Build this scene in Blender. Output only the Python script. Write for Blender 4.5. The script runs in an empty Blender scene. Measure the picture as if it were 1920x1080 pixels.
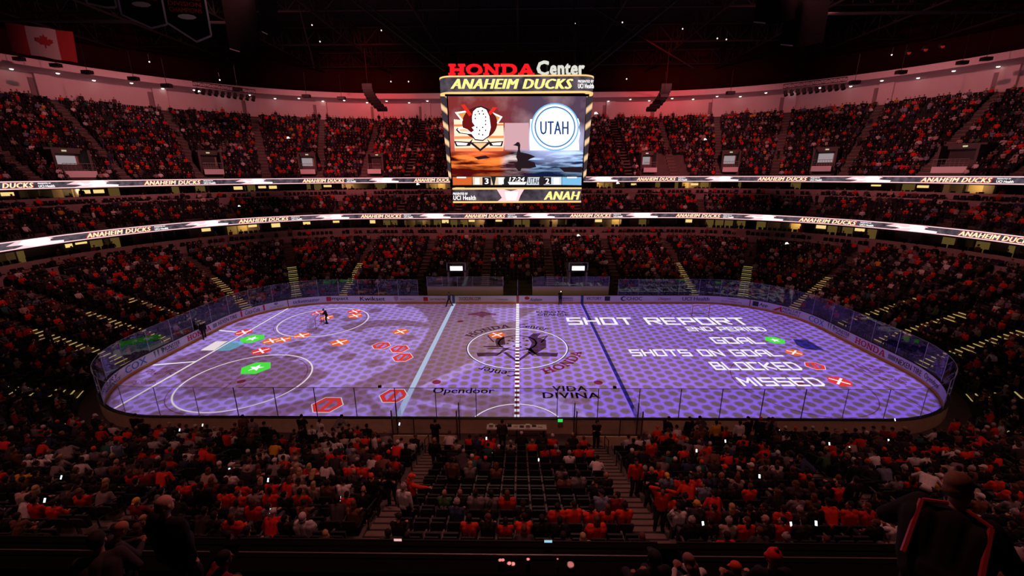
import bpy, math, random
import numpy as np
from mathutils import Vector, Matrix
random.seed(11); rng = np.random.default_rng(5)
SC = bpy.context.scene; COL = SC.collection
PI = math.pi
# ---------------- camera (solved from the rink's painted lines) ----------------
CX, CY, CZ, PITCH, YAW, ROLL, FPX = 0.1286, -34.966, 15.166, .2688, -.0169, -.005, 777.0
_c, _s = math.cos(YAW), math.sin(YAW)
FW = np.array([_s*math.cos(PITCH), _c*math.cos(PITCH), -math.sin(PITCH)])
_r = np.array([_c, -_s, 0.0]); _u = np.cross(_r, FW)
RT = _r*math.cos(ROLL) + _u*math.sin(ROLL); UP = -_r*math.sin(ROLL) + _u*math.cos(ROLL)
CAM = np.array([CX, CY, CZ])
cd = bpy.data.cameras.new('camera'); cd.sensor_width = 36; cd.lens = FPX/1920*36
cd.clip_start = .05; cd.clip_end = 500
co = bpy.data.objects.new('camera', cd); COL.objects.link(co)
co.matrix_world = Matrix(((RT[0], UP[0], -FW[0], CX), (RT[1], UP[1], -FW[1], CY), (RT[2], UP[2], -FW[2], CZ), (0, 0, 0, 1)))
SC.camera = co
SC.view_settings.view_transform = 'Standard'; SC.view_settings.look = 'None'
SC.view_settings.exposure = 0.0; SC.view_settings.gamma = 1; SC.view_settings.use_curve_mapping = False
w = bpy.data.worlds.new('world'); SC.world = w; w.use_nodes = True
w.node_tree.nodes['Background'].inputs[0].default_value = (.010, .0022, .0025, 1)
w.node_tree.nodes['Background'].inputs[1].default_value = .35
def ray(x, y): return FW + RT*(x-960)/FPX - UP*(y-540)/FPX
def atz(x, y, z): d = ray(x, y); return CAM + d*((z-CZ)/d[2])
def aty(x, y, Y): d = ray(x, y); return CAM + d*((Y-CY)/d[1])
def atd(x, y, depth): return CAM + ray(x, y)*depth
def proj(P):
    X = np.atleast_2d(np.asarray(P, float)) - CAM; z = X@FW
    return np.stack([960+FPX*(X@RT)/z, 540-FPX*(X@UP)/z, z], 1)
# ---------------- house lamps: red show lighting, spots in the rafters plus added unseen fill spots ----------------
def spot(loc, aim, power, color, size=1.2, blend=.6, radius=.35, name='show_or_fill_spot'):
    L = bpy.data.lights.new(name, 'SPOT'); L.energy = power; L.color = color; L.spot_size = size; L.spot_blend = blend
    L.shadow_soft_size = radius
    o = bpy.data.objects.new(name, L); COL.objects.link(o); o.location = loc
    o.rotation_euler = (Vector(aim)-Vector(loc)).to_track_quat('-Z', 'Y').to_euler()
    return o
RED = (1, .27, .25)
# near stands
for x in (-22, 0, 22):
    spot((x*.9, -19, 30), (x, -27, 4), 5200*(1.0 if x == 0 else .68), RED, 1.25, .9)
for x in (-17, 0, 17):
    spot((x, -31, 25), (x*1.1, -15, 1), 2200, (1, .38, .32), 1.15, .9)  # added unseen spots that brighten the board backs and near crowd
# far stands, lower and upper
for x in (-17, 17):
    spot((x*1.1, 6, 33), (x*1.2, 34, 6), 15000, (1, .23, .24), 1.05, .9)
    spot((x*1.6, 4, 32), (x*1.9, 52, 20), 25000, (1, .23, .24), .95, .9)
spot((0, 9, 30), (0, 33, 5), 8500, (1, .25, .25), 1.0, .9)  # added fill spot for the dark far centre stands
for sg in (-1, 1): spot((sg*13, 12, 30), (sg*25, 50, 22), 7000, (1, .05, .05), .8, 1)  # added red spots standing in for haze tint over the far crowd
# ends
for sg in (-1, 1):
    spot((sg*20, 3, 33), (sg*46, 8, 7), 11500, (1, .27, .27), 1.15, .9)
    spot((sg*20, 8, 33), (sg*58, 30, 20), 22000, (1, .27, .28), 1.0, .9)
spot((-14, -33, 24), (-17, -12, 31), 5200, (1, .6, .6), .75, 1)  # added unseen spot that brightens the hanging pennants
# added red lamps on the roof steel, in place of two haze glows
for sg in (-1, 1):
    spot((sg*14, 10, 24), (sg*19, 22, 40), 1500, (1, .04, .03), 1.3, 1)
    spot((sg*16, 20, 30), (sg*29, 55, 33.5), 16000, (1, .03, .03), .62, 1)
# ---------------- node helpers ----------------
class NT:
    def __init__(s, tree): s.t = tree
    def n(s, typ, **k):
        nd = s.t.nodes.new(typ)
        for a, b in k.items(): setattr(nd, a, b)
        return nd
    def put(s, sock, v):
        if isinstance(v, bpy.types.NodeSocket): s.t.links.new(v, sock)
        elif v is not None: sock.default_value = v
    def m(s, op, a, b=None, c=None):
        nd = s.t.nodes.new('ShaderNodeMath'); nd.operation = op
        for i, v in enumerate((a, b, c)):
            if v is not None: s.put(nd.inputs[i], v)
        return nd.outputs[0]
    def add(s, a, b): return s.m('ADD', a, b)
    def sub(s, a, b): return s.m('SUBTRACT', a, b)
    def mul(s, a, b): return s.m('MULTIPLY', a, b)
    def sst(s, v, e0, e1):   # 0 below e0, 1 above e1
        nd = s.t.nodes.new('ShaderNodeMapRange'); s.put(nd.inputs[0], v)
        nd.inputs[1].default_value = e0; nd.inputs[2].default_value = e1; return nd.outputs[0]
    def mix(s, f, a, b):
        nd = s.t.nodes.new('ShaderNodeMix'); nd.data_type = 'RGBA'
        s.put(nd.inputs[0], f); s.put(nd.inputs[6], a); s.put(nd.inputs[7], b); return nd.outputs[2]
    def xyz(s, v):
        nd = s.t.nodes.new('ShaderNodeSeparateXYZ'); s.t.links.new(v, nd.inputs[0]); return nd.outputs
C4 = lambda c: (c[0], c[1], c[2], 1)
# ---------------- the two ice projectors: light with the show graphic in its gate ----------------
def projector(lx, ly, lz, side, power):
    L = bpy.data.lights.new('ice_projector', 'POINT'); L.energy = power; L.shadow_soft_size = .06; L.use_nodes = True
    o = bpy.data.objects.new('ice_projector', L); COL.objects.link(o); o.location = (lx, ly, lz)
    N = NT(L.node_tree); em = L.node_tree.nodes['Emission']
    g = N.n('ShaderNodeNewGeometry'); X, Y, Z = N.xyz(g.outputs['Normal'])
    dz = N.m('MAXIMUM', N.mul(Z, -1.0), .02)
    qx = N.m('DIVIDE', X, dz); qy = N.m('DIVIDE', Y, dz)
    x = N.add(N.mul(qx, lz), lx); y = N.add(N.mul(qy, lz), ly)
    # keep inside the boards
    ax = N.sub(N.m('ABSOLUTE', x), 30.3-8.4); ay = N.sub(N.m('ABSOLUTE', y), 12.8-8.4)
    mx = N.m('MAXIMUM', ax, 0.0); my = N.m('MAXIMUM', ay, 0.0)
    rr = N.m('SQRT', N.add(N.mul(mx, mx), N.mul(my, my)))
    inside = N.mul(N.sst(N.mul(rr, -1.0), -8.5, -8.3), N.m('LESS_THAN', N.m('MAXIMUM', ax, ay), 8.45))
    half = N.m('GREATER_THAN', N.mul(x, side), 0.0)
    down = N.m('LESS_THAN', Z, -.05)
    fall = N.m('POWER', N.add(N.add(N.mul(qx, qx), N.mul(qy, qy)), 1.0), 1.5)
    # honeycomb
    D = .92; hx, hy = 1.7320508*D, D
    def wrap(v, p, off): return N.sub(N.m('FLOORED_MODULO', N.add(v, off+100*p), p), p/2)
    a = (wrap(x, hx, 0), wrap(y, hy, 0)); b = (wrap(x, hx, hx/2), wrap(y, hy, hy/2))
    la = N.add(N.mul(a[0], a[0]), N.mul(a[1], a[1])); lb = N.add(N.mul(b[0], b[0]), N.mul(b[1], b[1]))
    r = N.m('SQRT', N.m('MINIMUM', la, lb))
    cell = N.sst(r, .29, .37)
    def hp(px, py, nx, ny, soft=.08):  # >0 on the side n points to
        d = N.add(N.mul(N.sub(x, px), nx), N.mul(N.sub(y, py), ny)); return N.sst(d, -soft, soft)
    def seg_side(p, q, soft=.08):      # left of p->q is 1
        dx, dy = q[0]-p[0], q[1]-p[1]; l = math.hypot(dx, dy); return hp(p[0], p[1], -dy/l, dx/l, soft)
    def poly(pts, soft=.08):
        v = None
        if sum(pts[i-1][0]*pts[i][1]-pts[i][0]*pts[i-1][1] for i in range(len(pts))) < 0: pts = pts[::-1]
        for i in range(len(pts)):
            e = seg_side(pts[i], pts[(i+1) % len(pts)], soft); v = e if v is None else N.m('MINIMUM', v, e)
        return v
    def disc(cx, cy, rx, ry=None, soft=.12):
        ry = ry or rx
        u = N.m('DIVIDE', N.sub(x, cx), rx); v = N.m('DIVIDE', N.sub(y, cy), ry)
        d = N.m('SQRT', N.add(N.mul(u, u), N.mul(v, v))); return N.sst(N.mul(d, -1.0), -1-soft/rx, -1+soft/rx)
    deep = N.mix(cell, C4((.125, .07, .13)), C4((.27, .13, .85)))      # right side: violet lattice
    pale = N.mix(cell, C4((.22, .14, .32)), C4((.38, .23, .80)))       # pale fields
    dark = N.mix(cell, C4((.115, .05, .10)), C4((.19, .085, .28)))     # dim fields
    col = deep
    if side < 0:
        P = lambda *pp: [tuple(atz(a_, b_, 0)[:2]) for a_, b_ in pp]
        col = dark
        # light violet band of the emblem, left of the big disc and beyond
        big = disc(-20.5, 2.2, 11.6, 13.2, .15); col = N.mix(big, col, pale)
        # swoosh and holes of the mask
        col = N.mix(poly(P((200, 765), (560, 735), (620, 700), (430, 640), (330, 672))), col, dark)
        col = N.mix(disc(-13.6, 5.2, 4.6, 1.9), col, dark); col = N.mix(disc(-12.2, 4.1, 3.4, 1.2), col, pale)
        for hx_, hy_ in ((555, 645), (607, 637), (620, 654), (549, 669), (651, 669), (703, 680), (566, 692), (700, 641), (766, 633), (703, 582), (756, 573), (625, 592), (655, 598), (455, 607), (590, 620)):
            c0 = atz(hx_, hy_, 0); col = N.mix(disc(c0[0], c0[1], .78), col, dark)
        # lower light blades
        for pp in (((562, 770), (690, 756), (702, 785), (520, 785)), ((686, 734), (743, 714), (765, 740), (800, 785), (735, 785)),
                   ((330, 785), (388, 754), (398, 785)), ((420, 754), (480, 762), (470, 785), (424, 785)), ((205, 768), (330, 745), (420, 720), (405, 735), (300, 770), (230, 790)),
                   ((215, 745), (330, 700), (350, 735), (240, 770))):
            col = N.mix(N.mul(poly(P(*pp)[::-1]), .8), col, pale)
        # wedge of deep lattice under the crest and its pale border
        col = N.mix(poly(P((783, 727), (850, 740), (990, 742), (990, 626))), col, pale)
        col = N.mix(poly(P((810, 728), (860, 733), (990, 735), (990, 640))), col, deep)
        col = N.mix(poly(P((750, 742), (800, 750), (990, 752), (990, 768), (860, 768), (770, 757))), col, pale)
        col = N.mix(poly(P((912, 577), (990, 577), (990, 598), (932, 607))), col, pale)
    else:
        P = lambda *pp: [tuple(atz(a_, b_, 0)[:2]) for a_, b_ in pp]
        col = N.mix(poly(P((955, 620), (955, 574), (1036, 575), (1010, 588))), col, pale)
        col = N.mix(poly(P((940, 618), (940, 577), (1012, 577), (985, 592))), col, dark)
        col = N.mix(poly(P((955, 742), (955, 737), (1070, 741), (1105, 785), (955, 785))), col, pale)
        col = N.mix(poly(P((955, 754), (955, 743), (1108, 747), (1095, 785), (1040, 785), (1055, 757))), col, dark)
    k = N.mul(N.mul(N.mul(inside, half), down), fall)
    nz = N.n('ShaderNodeCombineXYZ'); N.put(nz.inputs[0], x); N.put(nz.inputs[1], y)
    tx = N.n('ShaderNodeTexNoise'); N.put(tx.inputs['Vector'], nz.outputs[0]); tx.inputs['Scale'].default_value = .22
    k = N.mul(k, N.add(N.mul(tx.outputs[0], .5), .75))
    N.put(em.inputs['Color'], col); N.put(em.inputs['Strength'], k)
projector(-17, 0, 30, -1, 4*PI*PI*900*1.12)
projector(17, 0, 30, 1, 4*PI*PI*900*1.12)
# ---------------- materials ----------------
def mat(name, color, rough=.6, metal=0, emit=None, strength=1.0, spec=.4, noise=0, nscale=3.0, bump=0):
    m = bpy.data.materials.new(name); m.use_nodes = True; b = m.node_tree.nodes['Principled BSDF']; N = NT(m.node_tree)
    b.inputs['Base Color'].default_value = C4(color); b.inputs['Roughness'].default_value = rough
    b.inputs['Metallic'].default_value = metal; b.inputs['Specular IOR Level'].default_value = spec
    if emit is not None:
        b.inputs['Emission Color'].default_value = C4(emit); b.inputs['Emission Strength'].default_value = strength
    if noise or bump:
        tc = N.n('ShaderNodeTexCoord'); t = N.n('ShaderNodeTexNoise'); t.inputs['Scale'].default_value = nscale; t.inputs['Detail'].default_value = 5
        N.put(t.inputs['Vector'], tc.outputs['Object'])
        if noise:
            N.put(b.inputs['Base Color'], N.mix(t.outputs[0], C4([c*(1-noise) for c in color]), C4([min(1, c*(1+noise)) for c in color])))
        if bump:
            bp = N.n('ShaderNodeBump'); bp.inputs['Strength'].default_value = bump; N.put(bp.inputs['Height'], t.outputs[0]); N.put(b.inputs['Normal'], bp.outputs[0])
    return m
def emat(name, color, strength=1.0):
    m = bpy.data.materials.new(name); m.use_nodes = True; nt = m.node_tree; nt.nodes.clear()
    e = nt.nodes.new('ShaderNodeEmission'); e.inputs[0].default_value = C4(color); e.inputs[1].default_value = strength
    o = nt.nodes.new('ShaderNodeOutputMaterial'); nt.links.new(e.outputs[0], o.inputs[0]); return m
def objcol_mat(name, rough=.85, noise=.25, scale=14):
    m = bpy.data.materials.new(name); m.use_nodes = True; b = m.node_tree.nodes['Principled BSDF']; N = NT(m.node_tree)
    oi = N.n('ShaderNodeObjectInfo'); tc = N.n('ShaderNodeTexCoord'); t = N.n('ShaderNodeTexNoise'); t.inputs['Scale'].default_value = scale
    N.put(t.inputs['Vector'], tc.outputs['Object']); v = N.n('ShaderNodeHueSaturation'); N.put(v.inputs['Color'], oi.outputs['Color'])
    N.put(v.inputs['Value'], N.add(N.mul(t.outputs[0], noise*2), 1-noise)); N.put(b.inputs['Base Color'], v.outputs[0])
    b.inputs['Roughness'].default_value = rough; b.inputs['Specular IOR Level'].default_value = .2; return m
def vcol_mat(name, rough=.85):
    m = bpy.data.materials.new(name); m.use_nodes = True; b = m.node_tree.nodes['Principled BSDF']; N = NT(m.node_tree)
    a = N.n('ShaderNodeAttribute'); a.attribute_name = 'Col'; N.put(b.inputs['Base Color'], a.outputs['Color'])
    b.inputs['Roughness'].default_value = rough; b.inputs['Specular IOR Level'].default_value = .15; return m
def glass_mat(name, tint=(.93, .95, 1), refl=.07):
    m = bpy.data.materials.new(name); m.use_nodes = True; nt = m.node_tree; nt.nodes.clear(); N = NT(nt)
    tr = N.n('ShaderNodeBsdfTransparent'); tr.inputs[0].default_value = C4(tint); gl = N.n('ShaderNodeBsdfGlossy'); gl.inputs['Roughness'].default_value = .03
    fr = N.n('ShaderNodeFresnel'); fr.inputs[0].default_value = 1.45; ms = N.n('ShaderNodeMixShader'); o = N.n('ShaderNodeOutputMaterial')
    gg = N.n('ShaderNodeNewGeometry'); N.put(ms.inputs[0], N.mul(N.m('MINIMUM', N.add(fr.outputs[0], refl-.04), .45), N.sub(1.0, gg.outputs['Backfacing']))); N.put(ms.inputs[1], tr.outputs[0]); N.put(ms.inputs[2], gl.outputs[0]); N.put(o.inputs[0], ms.outputs[0]); return m
M = dict(
 ice=mat('ice', (.80, .82, .86), .32, spec=.35, noise=.05, nscale=.6),
 paint_dark=mat('paint_dark', (.16, .09, .12), .4), paint_red=mat('paint_red', (.42, .05, .06), .4), paint_blue=mat('paint_blue', (.05, .07, .30), .4),
 paint_faint=mat('paint_faint', (.45, .20, .27), .4), paint_gray=mat('paint_gray', (.20, .14, .20), .4), crease=mat('crease', (.25, .62, .70), .4, emit=(.12, .42, .47), strength=.55),
 white=mat('white', (.80, .78, .77), .5), board=mat('board', (.80, .76, .77), .35, spec=.5, noise=.04), kick=mat('kick', (.85, .36, .06), .45),
 boardback=mat('boardback', (.72, .52, .36), .6, noise=.2), concrete=mat('concrete', (.10, .085, .08), .85, noise=.35, nscale=1.2), stair=mat('stair', (.17, .125, .11), .85, noise=.3, nscale=2.2),
 nosing=mat('nosing', (.75, .62, .2), .6), nosing_glow=mat('nosing_glow', (.75, .66, .25), .6, emit=(.62, .5, .17), strength=.55), wallpink=mat('wallpink', (.74, .60, .60), .8, noise=.08, nscale=.5),  # light on the corner steps put into their nosing as glow
 parapet=mat('parapet', (.30, .22, .23), .8, noise=.15, nscale=.8), black=mat('black', (.012, .012, .013), .5), seat=mat('seat', (.016, .016, .019), .45, spec=.45), dark=mat('dark', (.03, .028, .03), .6),
 roof=mat('roof', (.010, .008, .009), .9, noise=.5, nscale=.3), steel=mat('steel', (.013, .012, .012), .7), carpet=mat('carpet', (.008, .006, .006), .95, spec=.05, noise=.3), ledge=mat('ledge', (.006, .006, .006), .9, spec=.08), chrome=mat('chrome', (.6, .6, .62), .3, metal=.9),
 rail=mat('rail', (.42, .40, .41), .35, metal=.6), yellow=mat('yellow', (.8, .55, .05), .6), tan=mat('tan', (.40, .26, .15), .7, noise=.2),
 glass=glass_mat('glass', (.90, .90, .95), .09), pole=mat('pole', (.50, .47, .52), .35, metal=.5), poled=mat('poled', (.10, .08, .12), .4, metal=.5),
 suite=mat('suite', (.55, .42, .2), .8, emit=(.85, .55, .14), strength=.10), suite_lit=emat('suite_lit', (1, .72, .25), .95), suite_dim=mat('suite_dim', (.30, .22, .17), .8),
 cloth=objcol_mat('cloth'), skin=objcol_mat('skin', .6, .08), hair=objcol_mat('hair', .7, .45, 60), crowd=vcol_mat('crowd_cloth'),
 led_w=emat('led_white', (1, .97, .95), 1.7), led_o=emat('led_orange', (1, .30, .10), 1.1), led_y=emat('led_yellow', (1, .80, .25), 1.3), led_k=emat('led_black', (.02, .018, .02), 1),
 led_r=emat('led_red', (1, .02, .03), 1.2), led_p=emat('led_pink', (1, .55, .58), 1.3), led_b=emat('led_blue', (.20, .50, 1), 1.1), led_db=emat('led_navy', (.015, .06, .22), 1), led_lb=emat('led_sky', (.22, .55, .86), 1),
 led_or=emat('led_rust', (.75, .14, .03), 1), led_gold=emat('led_gold', (1, .62, .22), 1.1), led_dr=emat('led_wine', (.18, .01, .012), 1), lamp=emat('lamp', (1, .86, .78), 3.2), phone=emat('phone', (.8, .92, 1), 1.6),
 pj_w=emat('projected_white', (.95, .90, 1), 1.0), pj_c=emat('projected_cream', (.93, .80, .84), .85), pj_g=emat('projected_green', (.08, .80, .06), .9), pj_o=emat('projected_orange', (.95, .16, .03), .8), pj_r=emat('projected_red', (.90, .05, .045), .8), pj_lb=emat('projected_pale_blue', (.52, .62, .86), .8),
)
# ---------------- mesh builder ----------------
class MB:
    def __init__(s): s.v = []; s.f = []; s.m = []
    def add(s, vs, fs, mi=0):
        o = len(s.v); s.v += [tuple(map(float, p)) for p in vs]; s.f += [tuple(i+o for i in f) for f in fs]; s.m += [mi]*len(fs); return s
    def box(s, x0, x1, y0, y1, z0, z1, mi=0, T=None):
        vs = [(x, y, z) for z in (z0, z1) for y in (y0, y1) for x in (x0, x1)]
        if T is not None: vs = [tuple(T @ Vector(p)) for p in vs]
        return s.add(vs, [(0, 2, 3, 1), (4, 5, 7, 6), (0, 1, 5, 4), (2, 6, 7, 3), (0, 4, 6, 2), (1, 3, 7, 5)], mi)
    def tube(s, p0, p1, r0, r1=None, n=8, mi=0, cap=True):
        r1 = r0 if r1 is None else r1; p0 = np.array(p0, float); p1 = np.array(p1, float); d = p1-p0; d = d/(np.linalg.norm(d)+1e-9)
        a = np.cross(d, [0, 0, 1.0] if abs(d[2]) < .9 else [1.0, 0, 0]); a /= np.linalg.norm(a); b = np.cross(d, a); vs = []
        for p, r in ((p0, r0), (p1, r1)):
            for i in range(n): t = 2*PI*i/n; vs.append(p+r*(a*math.cos(t)+b*math.sin(t)))
        fs = [(i, (i+1) % n, n+(i+1) % n, n+i) for i in range(n)]
        if cap: fs += [tuple(range(n))[::-1], tuple(range(n, 2*n))]
        return s.add(vs, fs, mi)
    def path(s, pts, r, n=6, mi=0):
        for a, b in zip(pts[:-1], pts[1:]): s.tube(a, b, r, r, n, mi)
        return s
    def prism(s, poly, z0, z1, mi=0, T=None):
        n = len(poly); vs = [(x, y, z0) for x, y in poly]+[(x, y, z1) for x, y in poly]
        if T is not None: vs = [tuple(T(p)) if callable(T) else tuple(T @ Vector(p)) for p in vs]
        return s.add(vs, [tuple(range(n))[::-1], tuple(range(n, 2*n))]+[(i, (i+1) % n, n+(i+1) % n, n+i) for i in range(n)], mi)
    def ell(s, c, r, n=10, k=6, mi=0, T=None):
        vs = []; fs = []
        for j in range(k+1):
            ph = -PI/2+PI*j/k
            for i in range(n):
                t = 2*PI*i/n; vs.append((c[0]+r[0]*math.cos(ph)*math.cos(t), c[1]+r[1]*math.cos(ph)*math.sin(t), c[2]+r[2]*math.sin(ph)))
        if T is not None: vs = [tuple(T @ Vector(p)) for p in vs]
        for j in range(k):
            for i in range(n): fs.append((j*n+i, j*n+(i+1) % n, (j+1)*n+(i+1) % n, (j+1)*n+i))
        return s.add(vs, fs, mi)
    def build(s, name, mats, parent=None, smooth=False, loc=None):
        me = bpy.data.meshes.new(name); me.from_pydata(s.v, [], s.f)
        for m_ in (mats if isinstance(mats, (list, tuple)) else [mats]): me.materials.append(m_)
        me.polygons.foreach_set('material_index', s.m)
        if smooth: me.polygons.foreach_set('use_smooth', [True]*len(s.f))
        me.update(); o = bpy.data.objects.new(name, me); COL.objects.link(o)
        if parent is not None: o.parent = parent
        if loc is not None: o.location = loc
        return o
def tag(o, label=None, cat=None, group=None, kind=None):
    if label: o['label'] = label
    if cat: o['category'] = cat
    if group: o['group'] = group
    if kind: o['kind'] = kind
    return o
def struct(o): o['kind'] = 'structure'; return o
def empty(name, loc=(0, 0, 0), rz=0):
    o = bpy.data.objects.new(name, None); COL.objects.link(o); o.location = loc; o.rotation_euler = (0, 0, rz); o.empty_display_size = .2; return o
# ---------------- rink plan curve and its offsets ----------------
A_, B_, R_ = 30.48, 12.95, 8.53
S1 = A_-R_; S2 = S1+R_*PI/2; S3 = S2+2*(B_-R_); S4 = S3+R_*PI/2; HALF = S4+S1
def base(s):
    while s > HALF: s -= 2*HALF
    while s < -HALF: s += 2*HALF
    sg = 1 if s >= 0 else -1; t = abs(s)
    if t <= S1: x, y, nx, ny = t, B_, 0, 1
    elif t <= S2: a = PI/2-(t-S1)/R_; x, y, nx, ny = S1+R_*math.cos(a), B_-R_+R_*math.sin(a), math.cos(a), math.sin(a)
    elif t <= S3: x, y, nx, ny = A_, B_-R_-(t-S2), 1, 0
    elif t <= S4: a = -(t-S3)/R_; x, y, nx, ny = S1+R_*math.cos(a), -(B_-R_)+R_*math.sin(a), math.cos(a), math.sin(a)
    else: x, y, nx, ny = S1-(t-S4), -B_, 0, -1
    return sg*x, y, sg*nx, ny
def P_(s, D, z): x, y, nx, ny = base(s); return (x+nx*D, y+ny*D, z)
_ST = np.linspace(-HALF, 3*HALF, 6400)
_dS = np.diff(_ST); _mid = (_ST[1:]+_ST[:-1])/2
_t = np.abs((_mid+HALF) % (2*HALF)-HALF); _cur = ((_t > S1) & (_t < S2)) | ((_t > S3) & (_t < S4))
_C0 = np.concatenate([[0], np.cumsum(_dS)]); _C1 = np.concatenate([[0], np.cumsum(_dS*_cur/R_)])
def cum(s, D): return np.interp(s, _ST, _C0+_C1*D)
def inv(l, D): return np.interp(l, _C0+_C1*D, _ST)
def samples(s0, s1, step=.75):
    """sample points along the curve, dense only in the corners"""
    out = [s0]
    keys = []
    for w_ in (-2*HALF, 0, 2*HALF):
        for k in (S1, S2, S3, S4):
            keys += [w_+k, w_-k]
    keys = sorted(k for k in keys if s0+1e-6 < k < s1-1e-6)+[s1]
    for k in keys:
        a = out[-1]; mid = (a+k)/2; t = abs((mid+HALF) % (2*HALF)-HALF)
        n = max(1, int((k-a)/step)) if (S1 < t < S2 or S3 < t < S4) else max(1, int((k-a)/8))
        out += [a+(k-a)*i/n for i in range(1, n+1)]
    return out
def sweep(mb, prof, s0, s1, mi=0, closed=False, step=.75, caps=False):
    ss = samples(s0, s1, step); n = len(prof); vs = []
    for s in ss: vs += [P_(s, D, z) for D, z in prof]
    fs = []; last = n if closed else n-1
    for i in range(len(ss)-1):
        for j in range(last):
            a = i*n+j; b = i*n+(j+1) % n; fs.append((a, b, b+n, a+n))
    if caps and closed: fs += [tuple(range(n)), tuple(range((len(ss)-1)*n, len(ss)*n))[::-1]]
    mb.add(vs, fs, mi); return mb
def s_at_px(px, D, z, lo=-52, hi=52):
    ss = np.linspace(lo, hi, 2000); q = proj([P_(s, D, z) for s in ss]); return float(ss[np.argmin(abs(q[:, 0]-px))])
# ---------------- text ----------------
_tc = {}
def text_mesh(txt, shear=0, bold=.0, ext=0.0, res=2):
    key = (txt, shear, bold, ext, res)
    if key in _tc: return _tc[key]
    cu = bpy.data.curves.new('t', 'FONT'); cu.body = txt; cu.shear = shear; cu.offset = 0; cu.space_character = 1.1 if bold > .035 else 1.0; cu.extrude = ext; cu.resolution_u = res; cu.size = 1
    o = bpy.data.objects.new('t', cu); COL.objects.link(o); dg = bpy.context.evaluated_depsgraph_get()
    me = bpy.data.meshes.new_from_object(o.evaluated_get(dg)); v = np.array([p.co[:] for p in me.vertices]); f = [tuple(p.vertices) for p in me.polygons]
    bpy.data.objects.remove(o); bpy.data.curves.remove(cu); bpy.data.meshes.remove(me)
    if bold > .005:
        nv = len(v); e = bold*.62; v = np.concatenate([v+[dx, dy, 0] for dx, dy in ((-e, 0), (0, 0), (e, 0))]); f = f+[tuple(i+nv for i in q) for q in f]+[tuple(i+2*nv for i in q) for q in f]
    v[:, 0] -= v[:, 0].min(); v[:, 1] -= v[:, 1].min(); W = v[:, 0].max(); H = v[:, 1].max(); v[:, 0] /= W; v[:, 1] /= H
    _tc[key] = (v, f, W/H); return _tc[key]
# slab-serif capitals as polygons in a unit box
def _bar(a, b, t):
    (x0, y0), (x1, y1) = a, b; return [(x0-t, y0), (x0+t, y0), (x1+t, y1), (x1-t, y1)]
SLAB = {
 'H': [[(0, 0), (.42, 0), (.42, .16), (.32, .16), (.32, .84), (.42, .84), (.42, 1), (0, 1), (0, .84), (.09, .84), (.09, .16), (0, .16)],
       [(.58, 0), (1, 0), (1, .16), (.91, .16), (.91, .84), (1, .84), (1, 1), (.58, 1), (.58, .84), (.68, .84), (.68, .16), (.58, .16)], [(.3, .42), (.7, .42), (.7, .58), (.3, .58)]],
 'N': [[(0, 0), (.36, 0), (.36, .16), (.26, .16), (.26, .84), (.1, .9), (.1, .16), (0, .16)], [(0, 1), (.30, 1), (.92, 0), (.70, 0), (.1, .86), (0, .86)],
       [(.64, 1), (1, 1), (1, .84), (.91, .84), (.91, 0), (.74, 0), (.74, .84), (.64, .84)]],
 'A': [[(0, 0), (.36, 0), (.36, .16), (.27, .16), (.5, .74), (.5, 1), (.40, 1), (.09, .16), (0, .16)], [(1, 0), (.56, 0), (.56, .16), (.67, .16), (.5, .74), (.5, 1), (.62, 1), (.91, .16), (1, .16)],
       [(.3, .27), (.68, .27), (.62, .42), (.38, .42)]],
 'D': [[(0, 0), (.5, 0), (.5, .15), (.32, .15), (.32, .85), (.5, .85), (.5, 1), (0, 1), (0, .85), (.1, .85), (.1, .15), (0, .15)], [(.5, 0), (.5, .15), (.62, .18), (.74, .34), (.74, .66), (.62, .82), (.5, .85), (.5, 1), (.72, .98), (.9, .84), (1, .6), (1, .4), (.9, .16), (.72, .02)]],
}
_o = [(.5+.5*math.cos(t), .5+.5*math.sin(t)) for t in np.linspace(0, 2*PI, 25)[:-1]]; _i = [(.5+.27*math.cos(t), .5+.34*math.sin(t)) for t in np.linspace(0, 2*PI, 25)[:-1]]
def slab_word(word):
    vs = []; fs = []; x = 0
    for ch in word:
        wd = 1.02
        if ch == 'O':
            o = len(vs); vs += [(x+p[0]*wd, p[1]) for p in _o]+[(x+p[0]*wd, p[1]) for p in _i]; fs += [(o+i, o+(i+1) % 24, o+24+(i+1) % 24, o+24+i) for i in range(24)]
        else:
            for pl in SLAB[ch]: o = len(vs); vs += [(x+p[0]*wd, p[1]) for p in pl]; fs.append(tuple(range(o, o+len(pl))))
        x += wd+.06
    v = np.array([(a, b, 0.0) for a, b in vs]); v[:, 0] /= v[:, 0].max(); return v, fs, (x-.06)
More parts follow.
